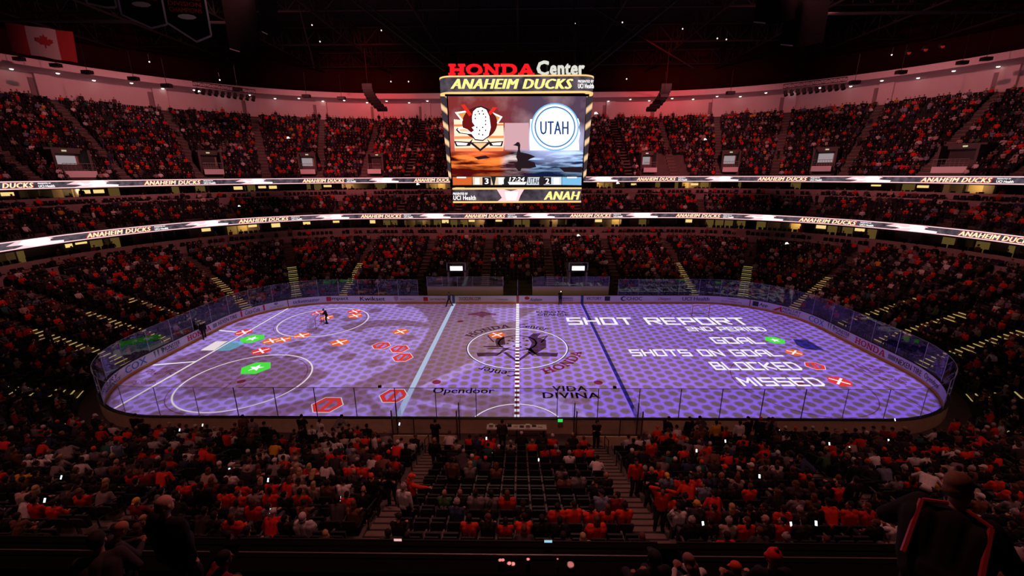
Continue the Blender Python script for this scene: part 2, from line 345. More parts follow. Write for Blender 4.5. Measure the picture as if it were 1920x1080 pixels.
# wide squared-off stroke font for the projected lettering
STROKE = {
 'S': [[(1, 1), (0, 1), (0, .5), (1, .5), (1, 0), (0, 0)]], 'H': [[(0, 0), (0, 1)], [(1, 0), (1, 1)], [(0, .5), (1, .5)]], 'O': [[(0, 0), (1, 0), (1, 1), (0, 1), (0, 0)]],
 'T': [[(0, 1), (1, 1)], [(.5, 1), (.5, 0)]], 'R': [[(0, 0), (0, 1), (1, 1), (1, .5), (0, .5)], [(.45, .5), (1, 0)]], 'E': [[(1, 1), (0, 1), (0, 0), (1, 0)], [(0, .5), (.85, .5)]],
 'P': [[(0, 0), (0, 1), (1, 1), (1, .45), (0, .45)]], '2': [[(0, 1), (1, 1), (1, .5), (0, .5), (0, 0), (1, 0)]], 'N': [[(0, 0), (0, 1), (1, 0), (1, 1)]],
 'D': [[(0, 0), (.8, 0), (1, .2), (1, .8), (.8, 1), (0, 1), (0, 0)]], 'I': [[(.5, 0), (.5, 1)]], 'G': [[(1, 1), (0, 1), (0, 0), (1, 0), (1, .5), (.5, .5)]], 'A': [[(0, 0), (0, .7), (.3, 1), (1, 1), (1, 0)], [(0, .4), (1, .4)]],
 'L': [[(0, 1), (0, 0), (1, 0)]], 'C': [[(1, 1), (0, 1), (0, 0), (1, 0)]], 'K': [[(0, 0), (0, 1)], [(1, 1), (.15, .5), (1, 0)]], 'B': [[(0, 0), (1, 0), (1, .5), (0, .5)], [(1, .5), (.85, .5), (.85, 1), (0, 1), (0, 0)]], 'M': [[(0, 0), (0, 1), (.5, .35), (1, 1), (1, 0)]],
}
def stroke_word(word, t=.08, lw=.95, gap=.36):
    """returns list of quads in a box of height 1"""
    out = []; x = t
    for ch in word:
        if ch == ' ': x += .8; continue
        ww = .18 if ch == 'I' else lw
        for pl in STROKE[ch]:
            pts = [(x+(p[0] if ch != 'I' else p[0])*ww, t+p[1]*(1-2*t)) for p in pl]
            for (x0, y0), (x1, y1) in zip(pts[:-1], pts[1:]):
                l = math.hypot(x1-x0, y1-y0); dx, dy = (x1-x0)/l, (y1-y0)/l; e = t*.95 if (abs(dx) < .1 or abs(dy) < .1) else 0; tx, ty = -dy*t, dx*t
                if abs(dx) < .2: tx, ty = -dy*t*1.3, dx*t*1.3
                out.append([(x0-dx*e-tx, y0-dy*e-ty), (x1+dx*e-tx, y1+dy*e-ty), (x1+dx*e+tx, y1+dy*e+ty), (x0-dx*e+tx, y0-dy*e+ty)])
        x += ww+gap
    W = x-gap+t
    return [[(a/W, b) for a, b in q] for q in out]
def word_spans(txt):
    x = .08; sp_ = []; cur = x
    for i, wd in enumerate(txt.split(' ')):
        n = sum((.18 if c == 'I' else .95)+.36 for c in wd); sp_.append((x-.1, x+n-.2)); x += n+.8
    W = x-.8-.36+.08; return [(a/W, b/W) for a, b in sp_]
# ================= ICE =================
def rrect(D, step=.5): return [P_(s, D, 0)[:2] for s in samples(-HALF, HALF, step)[:-1]]
mb = MB(); r0 = rrect(.0); mb.prism(r0, -.15, 0.0)
ice = struct(mb.build('floor', M['ice'])); ice.name = 'floor'
def flat(name, polys, z, m, parent=ice, label=None):
    mb = MB()
    for p in polys: mb.add([(a, b, z) for a, b in p], [tuple(range(len(p)))])
    o = mb.build(name, m, parent)
    if label: o['label'] = label
    return o
def ringp(cx, cy, r, wd, n=72, a0=0, a1=2*PI):
    out = []
    for i in range(n):
        t0 = a0+(a1-a0)*i/n; t1 = a0+(a1-a0)*(i+1)/n
        out.append([(cx+(r-wd/2)*math.cos(t0), cy+(r-wd/2)*math.sin(t0)), (cx+(r+wd/2)*math.cos(t0), cy+(r+wd/2)*math.sin(t0)), (cx+(r+wd/2)*math.cos(t1), cy+(r+wd/2)*math.sin(t1)), (cx+(r-wd/2)*math.cos(t1), cy+(r-wd/2)*math.sin(t1))])
    return out
def rect(x0, x1, y0, y1): return [(x0, y0), (x1, y0), (x1, y1), (x0, y1)]
def dsk(cx, cy, r, n=28): return [(cx+r*math.cos(2*PI*i/n), cy+r*math.sin(2*PI*i/n)) for i in range(n)]
def linep(x0, y0, x1, y1, wd):
    l = math.hypot(x1-x0, y1-y0); nx, ny = -(y1-y0)/l*wd/2, (x1-x0)/l*wd/2; return [(x0+nx, y0+ny), (x1+nx, y1+ny), (x1-nx, y1-ny), (x0-nx, y0-ny)]
GX = 27.13
flat('centre_line', [rect(-.15, .15, -12.9, 12.9)], .003, M['paint_red'])
flat('blue_line', [rect(7.62, 7.92, -12.9, 12.9)], .003, M['paint_blue'])
flat('blue_line', [rect(-7.92, -7.62, -12.9, 12.9)], .003, M['paint_blue'])
flat('goal_line', [rect(GX-.03, GX+.03, -11.2, 11.2)], .003, M['paint_red'])
flat('goal_line', [rect(-GX-.03, -GX+.03, -11.2, 11.2)], .003, M['paint_red'])
for sx in (-1, 1):
    for sy in (-1, 1):
        flat('faceoff_circle', ringp(sx*21.03, sy*6.71, 4.57, .06), .003, M['paint_faint'])
        flat('faceoff_spot', [dsk(sx*21.03, sy*6.71, .3)], .003, M['paint_red'])
        marks = []
        for a in (-1, 1):
            for b in (-1, 1):
                x, y = sx*21.03+a*.6, sy*6.71+b*.24
                marks += [linep(x, y, x+a*1.2, y, .06), linep(x, y, x, y+b*.9, .06)]
            marks += [linep(sx*21.03+a*.9, sy*6.71+4.55, sx*21.03+a*.9, sy*6.71+5.2, .06), linep(sx*21.03+a*.9, sy*6.71-4.55, sx*21.03+a*.9, sy*6.71-5.2, .06)]
        flat('hash_marks', marks, .0035, M['paint_faint'])
        flat('faceoff_spot', [dsk(sx*6.1, sy*6.71, .33)], .003, M['paint_red'])
    flat('trapezoid_line', [linep(sx*GX, 3.35, sx*30.3, 4.27, .05), linep(sx*GX, -3.35, sx*30.3, -4.27, .05)], .003, M['paint_faint'])
flat('referee_crease', ringp(0, -12.9, 3.05, .06, 40, 0, PI), .003, M['paint_red'])
flat('centre_circle', ringp(0, 0, 4.57, .12), .003, M['paint_blue'])
# team crest painted under the ice at centre
def arc_text(txt, cx, cy, r, a_mid, span, h, flip=False, slab=False):
    polys = []; v, f, asp = (slab_word(txt) if slab else text_mesh(txt, bold=.02))
    for face in f:
        p = []
        for i in face:
            u = v[i][0]-.5; rr = r+(v[i][1])*h*(1 if not flip else 1)
            a = a_mid-u*span if not flip else a_mid+u*span; rr = r+v[i][1]*h if not flip else r+(1-v[i][1])*h
            p.append((cx+rr*math.cos(a), cy+rr*math.sin(a)))
        polys.append(p)
    return polys
crest = []
def E_(cx, cy, rx, ry, n=26, a0=0, a1=2*PI): return [(cx+rx*math.cos(a0+(a1-a0)*i/n), cy+ry*math.sin(a0+(a1-a0)*i/n)) for i in range(n)]
flat('painted_crest', [[(1.3, -2.0), (2.6, -.2), (2.7, 1.6), (1.9, 2.2), (2.3, 3.2), (1.6, 3.3), (1.0, 2.2), (1.35, .8), (.9, -1.2)], [(-1.9, 2.7), (-1.35, 2.9), (-1.1, .5), (-1.9, .1), (-2.1, 1.2)],
     [(-3.6, -1.35), (-1.3, -1.3), (-.6, -.2), (-1.3, -.5), (-1.8, -2.05), (-3.4, -2.15)], [(3.6, -1.35), (1.3, -1.3), (.6, -.2), (1.3, -.5), (1.8, -2.05), (3.4, -2.15)],
     [(-1.3, -1.3), (0, -3.3), (.12, -3.0), (-1.0, -1.2)], [(1.3, -1.3), (0, -3.3), (-.12, -3.0), (1.0, -1.2)]]+ringp(0, .9, 1.75, .16, 40)+
     [E_(-2.2, .0, .95, .16), E_(-2.0, -.45, .8, .12), linep(-2.9, 2.6, -1.8, 2.75, .14), linep(-2.9, 2.6, -2.2, 1.0, .14), linep(2.9, 2.6, 2.0, 1.9, .14), linep(2.9, 2.6, 2.2, .9, .14)], .004, M['paint_dark'])
flat('painted_crest', [dsk(a, b, .14, 10) for a, b in ((-.5, 2.0), (.1, 2.2), (.6, 1.9), (-.8, 1.4), (.9, 1.4), (-.9, .7), (-.3, .1), (.3, -.1), (.8, .3), (.2, .9), (-.4, 1.2))], .0045, M['paint_dark'])
flat('painted_name', arc_text('HONDA', 0, 0, 4.85, PI*.70, .95, .95, slab=True), .004, M['paint_dark'])
flat('painted_name', arc_text('Center', 0, 0, 4.85, PI*.40, .62, .95), .004, M['paint_dark'])
flat('painted_name', arc_text('HONDA', 0, 0, 4.85, -PI*.22, .98, .95, flip=True, slab=True), .004, M['paint_red'])
flat('painted_name', arc_text('Center', 0, 0, 4.85, -PI*.60, .62, .95), .004, M['paint_dark'])
def ice_text(txt, px0, px1, py0, py1, z, m, name='painted_advertisement', parent=ice, bold=.03, shear=0, stroke=False):
    """lettering lying on the ice, its box given by where its baseline and top stand"""
    yb = atz((px0+px1)/2, py1, 0)[1]; yt = atz((px0+px1)/2, py0, 0)[1]; x0 = atz(px0, py1, 0)[0]; x1 = atz(px1, py1, 0)[0]
    if stroke: return flat(name, [[(x0+(x1-x0)*a, yb+(yt-yb)*b) for a, b in q] for q in stroke_word(txt)], z, m, parent)
    v, f, asp = text_mesh(txt, shear=shear, bold=bold)
    return flat(name, [[(x0+(x1-x0)*v[i][0], yb+(yt-yb)*v[i][1]) for i in face] for face in f], z, m, parent)
ice_text('Opendoor', 808, 926, 727, 741, .004, M['paint_gray'])
ice_text('VIDA', 1036, 1102, 724, 733.5, .004, M['paint_gray'], bold=.05)
ice_text('DIVINA', 1018, 1126, 736, 747, .004, M['paint_gray'], bold=.05)
ice_text('KUBOTA', 1006, 1062, 583, 587, .004, M['paint_faint']); ice_text('ORANGE', 1008, 1066, 588, 592, .004, M['paint_faint'])
flat('painted_badge', [[tuple(atz(a, b, 0)[:2]) for a, b in ((877, 588), (893, 586), (903, 583.5), (914, 586), (931, 588), (929, 591), (914, 591), (904, 595.5), (894, 591), (879, 591))]], .004, M['paint_faint'])
flat('painted_badge', [[tuple(atz(a, b, 0)[:2]) for a, b in ((1487, 636), (1513, 637), (1546, 657), (1512, 655), (1494, 647))]], .004, M['paint_blue'])
for (t, a, b, c, d) in (('HONDA', 1450, 1478, 594, 600), ('CENTER', 1468, 1500, 603, 610), ('Wells', 1622, 1672, 684, 700), ('Fargo', 1672, 1712, 706, 722), ('Pacific', 262, 322, 692, 702), ('Sports', 240, 285, 712, 722)):
    ice_text(t, a, b, c, d, .004, M['paint_faint'], bold=.0)
# ================= PROJECTED SHOW GRAPHICS: projector light painted as glowing flat shapes on the ice =================
def graphic(name, polys, z, m, label, group=None):
    mb = MB()
    for p in polys: mb.add([(a, b, z) for a, b in p], [tuple(range(len(p)))])
    return tag(mb.build(name, m), label, 'projection', group)
for (t, a, b, c, d) in (('SHOT REPORT', 1066, 1410, 595.5, 609), ('2ND PERIOD', 1292, 1440, 613, 621), ('GOAL', 1343, 1437, 632.5, 644.5), ('SHOTS ON GOAL', 1186, 1470, 655.5, 668), ('BLOCKED', 1343, 1508, 679, 694), ('MISSED', 1396, 1551, 708, 724)):
    yb = atz((a+b)/2, d, 0)[1]; yt = atz((a+b)/2, c, 0)[1]; x0 = atz(a, d, 0)[0]; x1 = atz(b, d, 0)[0]; Q = stroke_word(t)
    for wd, (u0, u1) in zip(t.split(' '), word_spans(t)):
        o = flat('projected_word', [[(x0+(x1-x0)*p, yb+(yt-yb)*q_) for p, q_ in q] for q in Q if u0 <= sum(p[0] for p in q)/4 <= u1], .012, M['pj_w'], None)
        tag(o, 'white projected word %s%s lying on the violet ice' % (wd, ' of the shots line' if (wd == 'GOAL' and ' ' in t) else ''), 'projection', 'projected shot report words')
def wide_hex(cx, cy, R): return [(cx+R*math.cos(k*PI/3), cy+R*math.sin(k*PI/3)) for k in range(6)]
def star(cx, cy, R): return [(cx+R*(1 if k % 2 == 0 else .42)*math.sin(k*PI/5), cy+R*(1 if k % 2 == 0 else .42)*math.cos(k*PI/5)) for k in range(10)]
def fan(c, pts): return [[c, pts[i], pts[(i+1) % len(pts)]] for i in range(len(pts))]
def marker(kind, px, py, R, where, m=None, rot=.35):
    c = atz(px, py, 0); cx, cy = c[0], c[1]
    if kind == 'goal':
        o = graphic('projected_goal_marker', [wide_hex(cx, cy, R)], .010, M['pj_g'], 'green hexagon with white star projected '+where, 'projected shot markers')
        flat('star', fan((cx, cy), star(cx, cy, R*.52)), .013, M['pj_w'], o)
    elif kind == 'shot':
        o = graphic('projected_shot_marker', [wide_hex(cx, cy, R)], .010, m or M['pj_o'], ('red' if m else 'orange')+' hexagon with white cross projected '+where, 'projected shot markers')
        a = R*.55
        flat('cross', [linep(cx-a, cy-a, cx+a, cy+a, R*.2), linep(cx-a, cy+a, cx+a, cy-a, R*.2)], .013, M['pj_w'], o)
    else:
        h = wide_hex(cx, cy, R); hi = wide_hex(cx, cy, R*.66); q = []
        for i in range(6): q.append([h[i], h[(i+1) % 6], hi[(i+1) % 6], hi[i]])
        q.append(linep(cx-R*.12, cy-R*.58, cx+R*.12, cy+R*.58, R*.3))
        o = graphic('projected_block_marker', q, .010, M['pj_r'], 'red barred hexagon ring projected '+where, 'projected shot markers')
        q = []; h = wide_hex(cx, cy, R*1.07); hi = wide_hex(cx, cy, R)
        for i in range(6): q.append([h[i], h[(i+1) % 6], hi[(i+1) % 6], hi[i]])
        flat('outline', q, .0125, M['pj_c'], o)
marker('goal', 473, 635, 1.15, 'beside the left goal crease'); marker('goal', 480, 690, 1.2, 'inside the near left circle'); marker('goal', 1453, 638, .92, 'after the word GOAL')
for px, py, R, wh, rd in ((457, 623, .85, 'on the left goal line', 1), (490, 658, .85, 'just in front of the crease', 1), (509, 639, .85, 'in front of the left crease', 0), (531, 637, .8, 'overlapping another in front of the left crease', 0),
        (566, 629, .85, 'on the near edge of the far left circle', 0), (637, 642, .9, 'alone between circles and blue line', 0), (665, 584, .85, 'inside the far left circle, topmost', 1), (666, 592, .85, 'inside the far left circle under another', 0),
        (596, 587, .8, 'behind the moved left net', 1), (613, 595, .8, 'beside the man at the left net', 0), (751, 622, .85, 'nearest the left blue line at the far side', 0), (932, 628, .85, 'inside the centre circle', 0),
        (1489, 661, .75, 'after the words SHOTS ON GOAL', 0), (1574, 715, .85, 'after the word MISSED', 1)):
    marker('shot', px, py, R, wh, M['pj_r'] if rd else None)
for px, py, R, wh in ((715, 648, .85, 'highest of the three by the blue line'), (749, 654, .85, 'middle of the three by the blue line'), (755, 670, .88, 'lowest of the three by the blue line'), (614, 759, 1.05, 'near the boards left of the blue line'),
        (738, 742, 1.0, 'touching the near end of the left blue line'), (1528, 686, .75, 'after the word BLOCKED')):
    marker('block', px, py, R, wh)
g = graphic('projected_line', ringp(0, 0, 4.5, .09), .011, M['pj_w'], 'white ring of light around the centre ice crest', 'projected outlines')
c = atz(445, 719.5, 0); graphic('projected_line', ringp(-20.75, -6.45, 4.55, .11), .011, M['pj_c'], 'cream ring of light over the near left faceoff circle', 'projected outlines')
graphic('projected_line', ringp(-20.75, 6.7, 4.5, .11), .011, M['pj_c'], 'cream ring of light over the far left faceoff circle', 'projected outlines')
a, b = atz(126/4.8+180, 1012/4.8+560, 0), atz(1728/4.8+180, 88/4.8+560, 0)
graphic('projected_line', [linep(a[0], a[1], b[0], b[1], .17)], .011, M['pj_c'], 'long cream line of light along the left goal line', 'projected outlines')
a, b = atz(287, 684.5, 0), atz(368, 678, 0); graphic('projected_line', [linep(a[0], a[1], b[0], b[1], .16)], .011, M['pj_w'], 'short white line of light near the COX board, nearer one', 'projected outlines')
a, b = atz(411, 619.5, 0), atz(444, 622.5, 0); graphic('projected_line', [linep(a[0], a[1], b[0], b[1], .16)], .011, M['pj_w'], 'short white line of light beside the man at the left boards', 'projected outlines')
graphic('projected_line', ringp(0, -12.9, 3.1, .1, 40, 0, PI), .011, M['pj_w'], 'white half ring of light at the timekeeper side boards', 'projected outlines')
graphic('projected_line', [rect(-7.72-.2, -7.72+.2, -12.9, 12.9)], .0105, M['pj_lb'], 'pale blue line of light over the left blue line', 'projected outlines')
q = [rect(-.17, .17, y, y+.32) for y in np.arange(-12.7, 0.1, .66)]+[rect(-.17, .17, y, y+.5) for y in np.arange(.2, 12.7, .64)]
graphic('projected_line', q, .011, M['pj_w'], 'dashed white line of light along the red centre line', 'projected outlines')
cr = [tuple(atz(a, b, 0)[:2]) for a, b in ((376, 657), (405, 640), (426, 640), (401, 657))]; graphic('projected_net_box', [cr], .0108, M['pj_c'], 'white slanted box of light behind the left goal line', None)
cr = [tuple(atz(a, b, 0)[:2]) for a, b in ((402, 657), (428, 640), (452, 640), (457, 644), (448, 650), (432, 656.5), (418, 658))]; graphic('projected_crease', [cr], .0108, M['crease'], 'pale blue goal crease lit at the left goal line', None)
# ================= DASHER BOARDS AND GLASS =================
BH = 1.0
bd = tag(empty('dasher_boards', (0, B_, 0)), 'white advertising boards with glass around the whole ice rink', 'rink boards')
def bpart(name, mb, m, **k): o = mb.build(name, m, None, **k); o.parent = bd; o.matrix_parent_inverse = Matrix.Translation((0, -B_, 0)); return o
mb = MB(); ss0, ss1 = -75.6, 75.6
sweep(mb, [(.0, .20), (0, BH), (.03, BH), (.03, .20)], -HALF, HALF, 0, True, step=.22); bpart('board_panel', mb, M['board'])
mb = MB(); sweep(mb, [(-.012, 0.0), (-.012, .22), (.0, .22), (.0, 0.0)], -HALF, HALF, 0, True); bpart('kick_plate', mb, M['kick'])
mb = MB(); sweep(mb, [(.03, 0.0), (.03, BH-.02), (.16, BH-.02), (.16, 0.0)], -HALF, HALF, 0, True); bpart('board_back', mb, M['boardback'])
mb = MB(); sweep(mb, [(-.02, BH), (-.02, BH+.03), (.2, BH+.03), (.2, BH)], -HALF, HALF, 0, True); bpart('cap_rail', mb, M['black'])
for s, m_, wd in ((0, M['paint_red'], .3), (7.77, M['paint_blue'], .32), (-7.77, M['paint_blue'], .32)):
    mb = MB(); sweep(mb, [(-.018, 0), (-.018, BH), (0.0, BH), (0.0, 0)], s-wd/2, s+wd/2, 0, True, caps=True); bpart('line_band', mb, m_)
for s in (s_at_px(540, 0, .6), s_at_px(1406, 0, .6)):
    mb = MB(); sweep(mb, [(-.018, .2), (-.018, BH), (0.0, BH), (0.0, .2)], s-.05, s+.05, 0, True, caps=True); bpart('line_band', mb, M['paint_red'])
# glass: panels between supports
gl_h = {True: 2.95, False: 2.95}
npan = 66; segs = np.linspace(-HALF, HALF, npan+1)
skip_far = lambda s: 1.0 < abs(s) < 12.2   # open in front of the two benches
for i in range(npan):
    s0, s1 = segs[i], segs[i+1]; sm = (s0+s1)/2
    if skip_far(sm): continue
    mb = MB(); sweep(mb, [(.08, BH+.03), (.08, 3.0), (.092, 3.0), (.092, BH+.03)], s0+.03, s1-.03, 0, True, step=.6, caps=True); bpart('glass_pane', mb, M['glass'])
for i in range(npan):
    s0 = segs[i]
    if 1.6 < abs(s0) < 11.6: continue
    far = abs(s0) < 62; mb = MB(); x, y, z = P_(s0, .085, 0); mb.tube((x, y, BH), (x, y, 3.0), .022 if far else .026, n=6)
    bpart('glass_support', mb, M['pole'] if far else M['poled'])
mb = MB(); sweep(mb, [(.075, 3.0), (.075, 3.02), (.1, 3.02), (.1, 3.0)], 63, 2*HALF-63, 0, True); bpart('glass_edge', mb, M['poled'])
mb = MB(); sweep(mb, [(.075, 3.0), (.075, 3.012), (.1, 3.012), (.1, 3.0)], -62, -12.2, 0, True); sweep(mb, [(.075, 3.0), (.075, 3.012), (.1, 3.012), (.1, 3.0)], 12.2, 62, 0, True); bpart('glass_edge', mb, M['pole'])
# advertising lettering on the boards
def curve_text(txt, s0, s1, z0, z1, D, m, shear=0, bold=.02, slab=False, name='advertisement'):
    v, f, asp = slab_word(txt) if slab else text_mesh(txt, shear=shear, bold=bold)
    mb = MB(); mb.add([P_(s0+(s1-s0)*p[0], D, z0+(z1-z0)*p[1]) for p in v], f); return mb.build(name, m)
INK = dict(k=mat('ink_black', (.02, .02, .03), .5), n=mat('ink_navy', (.03, .05, .16), .5), r=mat('ink_red', (.62, .02, .03), .5), b=mat('ink_blue', (.06, .22, .55), .5), g=mat('ink_green', (.08, .22, .10), .5), f=mat('ink_faint', (.50, .34, .36), .5), y=mat('ink_grey', (.25, .22, .25), .5))
ADS = [('MERCURY', 192, 224, .62, .92, 'n', .3, 0), ('INSURANCE', 196, 226, .30, .55, 'n', .3, 0), ('COX', 235, 275, .32, .9, 'b', 0, 0), ('MONSTER', 306, 337, .52, .88, 'k', .2, 0), ('ENERGY', 312, 334, .30, .46, 'k', .2, 0), ('HONDA', 351, 395, .36, .86, 'r', 0, 1),
 ('NEXEN TIRE', 409, 444, .40, .80, 'k', 0, 0), ('Coca-Cola', 459, 487, .36, .86, 'k', .3, 0), ('HOTEL BENEFIT', 506, 532, .34, .50, 'y', 0, 0), ('ticketmaster', 549, 599, .40, .82, 'n', .2, 0), ('impact', 620, 653, .36, .86, 'k', 0, 0), ('Kwikset', 675, 722, .38, .86, 'k', 0, 0),
 ('honda dealers', 752, 776, .5, .7, 'f', 0, 0), ('OLD WORLD MILK', 806, 836, .46, .64, 'k', 0, 0), ('DUCKS', 861, 877, .42, .84, 'k', 0, 0), ('LIVING', 877.5, 888, .42, .84, 'r', 0, 0), ('.COM', 889, 901, .42, .84, 'k', 0, 0), ('hondacenter.com', 928, 952, .46, .66, 'f', 0, 0),
 ('Anaheim', 994, 1016, .34, .72, 'n', .3, 0), ('YAMAHA', 1048, 1075, .58, .8, 'y', 0, 0), ('RESORT & CASINO', 1052, 1075, .36, .5, 'y', 0, 0), ('VICTORY', 1100, 1128, .5, .84, 'k', .2, 0), ('CHOC', 1175, 1204, .42, .86, 'n', 0, 0), ('Chargers', 1234, 1258, .38, .78, 'r', .4, 0), ('UCI Health', 1279, 1330, .38, .84, 'n', 0, 0),
 ('Newport', 1364, 1384, .62, .86, 'y', 0, 0), ('ducks.nexen.org', 1352, 1391, .34, .56, 'r', 0, 0), ('App', 1423, 1440, .34, .82, 'k', .15, 0), ('MERCURY', 1466, 1502, .58, .9, 'n', .3, 0), ('INSURANCE', 1466, 1501, .28, .5, 'n', .3, 0), ('COX', 1517, 1545, .3, .9, 'b', 0, 0),
 ('MONSTER', 1564, 1592, .54, .88, 'k', .2, 0), ('ENERGY', 1568, 1590, .30, .46, 'k', .2, 0), ('HONDA', 1604, 1660, .32, .88, 'r', 0, 1), ('NEXEN TIRE', 1681, 1728, .36, .8, 'k', 0, 0), ('Opendoor', 1733, 1760, .3, .88, 'n', 0, 0)]
for t, a, b, z0, z1, ink, sh, slab in ADS:
    s0, s1 = s_at_px(a, 0, .6), s_at_px(b, 0, .6)
    o = curve_text(t, s0, s1, z0, z1, -.012, INK[ink], sh, .03, bool(slab)); o.parent = bd; o.matrix_parent_inverse = Matrix.Translation((0, -B_, 0))
def ad_shape(px, w_, z0, z1, polys, ink):
    s = s_at_px(px, 0, .6); mb = MB()
    for p in polys: mb.add([P_(s+(a-.5)*w_, -.012, z0+(z1-z0)*b) for a, b in p], [tuple(range(len(p)))])
    o = mb.build('advertisement_mark', INK[ink]); o.parent = bd; o.matrix_parent_inverse = Matrix.Translation((0, -B_, 0))
SQ = [(0, 0), (1, 0), (1, 1), (0, 1)]
ad_shape(616, .55, .34, .88, [SQ], 'r'); ad_shape(743, .55, .3, .92, [[(0, 1), (1, 1), (.95, .4), (.5, 0), (.05, .4)]], 'f'); ad_shape(798, .55, .34, .84, [SQ], 'r'); ad_shape(988, .6, .5, .9, [E_(.5, .5, .5, .5, 14)], 'r')
ad_shape(1139, .65, .36, .92, [SQ], 'k'); ad_shape(1169, .7, .34, .92, [[(.5+.5*math.cos(t), .5+.5*math.sin(t)) for t in np.linspace(.6, 5.7, 14)]+[(.62+.3*math.cos(t), .5+.32*math.sin(t)) for t in np.linspace(5.6, .7, 10)]], 'n')
ad_shape(1417, .6, .34, .9, [SQ], 'k'); ad_shape(1458, 1.0, .3, .9, [[(0, 0), (.9, 1), (1, 0), (.8, 0), (.75, .5), (.4, 0)]], 'r'); ad_shape(453, .18, .3, .95, [SQ], 'r'); ad_shape(495, .18, .3, .95, [SQ], 'r')
ad_shape(298, 1.0, .3, .95, [[(0, 1), (.2, 1), (.1, 0)], [(.35, 1), (.55, 1), (.45, 0)], [(.75, 1), (1, 1), (.85, 0)]], 'g'); ad_shape(1558, .9, .3, .95, [[(0, 1), (.2, 1), (.1, 0)], [(.35, 1), (.55, 1), (.45, 0)], [(.75, 1), (1, 1), (.85, 0)]], 'g')
ad_shape(518, .4, .6, .92, [[(0, 1), (1, 1), (1, .4), (.5, 0), (0, .4)]], 'y'); ad_shape(403, .55, .4, .8, [SQ], 'y'); ad_shape(1672, .7, .4, .8, [SQ], 'y')
# ================= GOAL NETS =================
def goal(loc, rz, label):
    t = tag(empty('hockey_goal', loc, rz), label, 'hockey goal', 'hockey goals')
    mb = MB(); w_, h_, d_ = .915, 1.22, 1.0
    mb.tube((-w_, 0, 0), (-w_, 0, h_), .03); mb.tube((w_, 0, 0), (w_, 0, h_), .03); mb.tube((-w_, 0, h_), (w_, 0, h_), .03)
    mb.build('goal_frame', M['paint_red'], t)
    mb = MB(); mb.path([(-w_, 0, .03), (-w_*.85, d_, .03), (w_*.85, d_, .03), (w_, 0, .03)], .03); mb.path([(-w_, 0, h_), (-w_*.8, .5, h_), (w_*.8, .5, h_), (w_, 0, h_)], .018); mb.path([(-w_*.8, .5, h_), (-w_*.85, d_, .03)], .018); mb.path([(w_*.8, .5, h_), (w_*.85, d_, .03)], .018)
    mb.build('base_frame', M['white'], t)
    mb = MB()
    for i in range(13):
        u = -1+2*i/12; mb.tube((u*w_*.8, .5, h_), (u*w_*.85, d_, .03), .006, n=4); mb.tube((u*w_, 0, h_), (u*w_*.8, .5, h_), .006, n=4)
        v = i/12; mb.tube((-w_*(.8+.05*v), .5+.5*v, h_*(1-v)+.03*v), (w_*(.8+.05*v), .5+.5*v, h_*(1-v)+.03*v), .006, n=4)
        for sg in (-1, 1): mb.tube((sg*w_, 0, h_*v), (sg*w_*(.85-.05*v), 1-.5*v, h_*v+.02), .006, n=4)
    mb.build('net', M['white'], t)
    return t
g = atz(600, 611, 0); goal((g[0], g[1]-.2, 0), PI/2+.15, 'red-framed hockey goal moved into the far left circle')
g = atz(1313, 593, 0); goal((g[0], g[1], 0), .0, 'hockey goal pushed to the far boards at right')
# ================= TIMEKEEPER SIDE (near boards) =================
t = tag(empty('timekeeper_table', (0, -13.5, 0)), 'long white timekeeper table behind the near boards', 'table')
MB().box(-1.75, 1.75, -.42, .05, .78, .86).build('table_top', M['white'], t)
for sx in (-1.6, 0, 1.6): MB().box(sx-.04, sx+.04, -.38, 0, 0.12, .78).build('leg', M['black'], t)
rr_ = random.Random(3)
ODN = ['leftmost', 'second from left', 'third from left', 'fourth from left', 'middle', 'fourth from right', 'third from right', 'second from right', 'rightmost']
for k in range(9):
    x = -1.5+k*.36; o = MB().box(-.12, .12, -.08, .08, 0, .04 if k % 3 else .16).build('laptop' if k % 3 == 0 else 'paper_stack', M['black'] if k % 2 else M['rail'], None, loc=(x, -13.7+.1*rr_.random(), .862))
    tag(o, ('small dark' if k % 2 else 'pale')+' item on the timekeeper table, '+ODN[k]+' of the row', 'item', 'items on the timekeeper table')
o = MB().box(-.16, .16, -.02, .02, 0, .26).build('monitor', M['black'], None, loc=(2.55, -13.62, 1.13)); tag(o, 'small monitor with green screen beside the timekeeper table', 'monitor')
MB().box(-.14, .14, -.03, -.02, .03, .23).build('screen', emat('green_screen', (.05, .75, .12), .9), o)
pb = tag(empty('penalty_box_glass', (0, -13.2, 0)), 'clear glass partitions around the near penalty boxes', 'glass partition')
for sx in (-1, 1):
    for X in (3.3, 6.9):
        mb = MB(); mb.box(sx*X-.006, sx*X+.006, -1.7, 0, 1.1, 2.6); mb.build('partition_pane', M['glass'], pb)
        for yy in (-1.7, -.85): mb = MB(); mb.box(sx*X-.03, sx*X+.03, yy-.03, yy+.03, .2, 2.65); mb.build('partition_post', M['poled'], pb)
    mb = MB(); mb.box(min(sx*3.3, sx*6.9), max(sx*3.3, sx*6.9), -1.706, -1.694, 1.1, 2.2); mb.build('partition_pane', M['glass'], pb)
    for X in (4.5, 5.7): mb = MB(); mb.box(sx*X-.025, sx*X+.025, -1.72, -1.67, .2, 2.25); mb.build('partition_post', M['poled'], pb)
    mb = MB(); mb.box(min(sx*3.3, sx*6.9), max(sx*3.3, sx*6.9), -1.75, -1.68, .2, 1.1); mb.build('partition_board', M['boardback'], pb)
    mb = MB(); mb.box(min(sx*3.6, sx*6.6), max(sx*3.6, sx*6.6), -1.4, -1.05, .3, .5); mb.build('penalty_bench', M['dark'], pb)
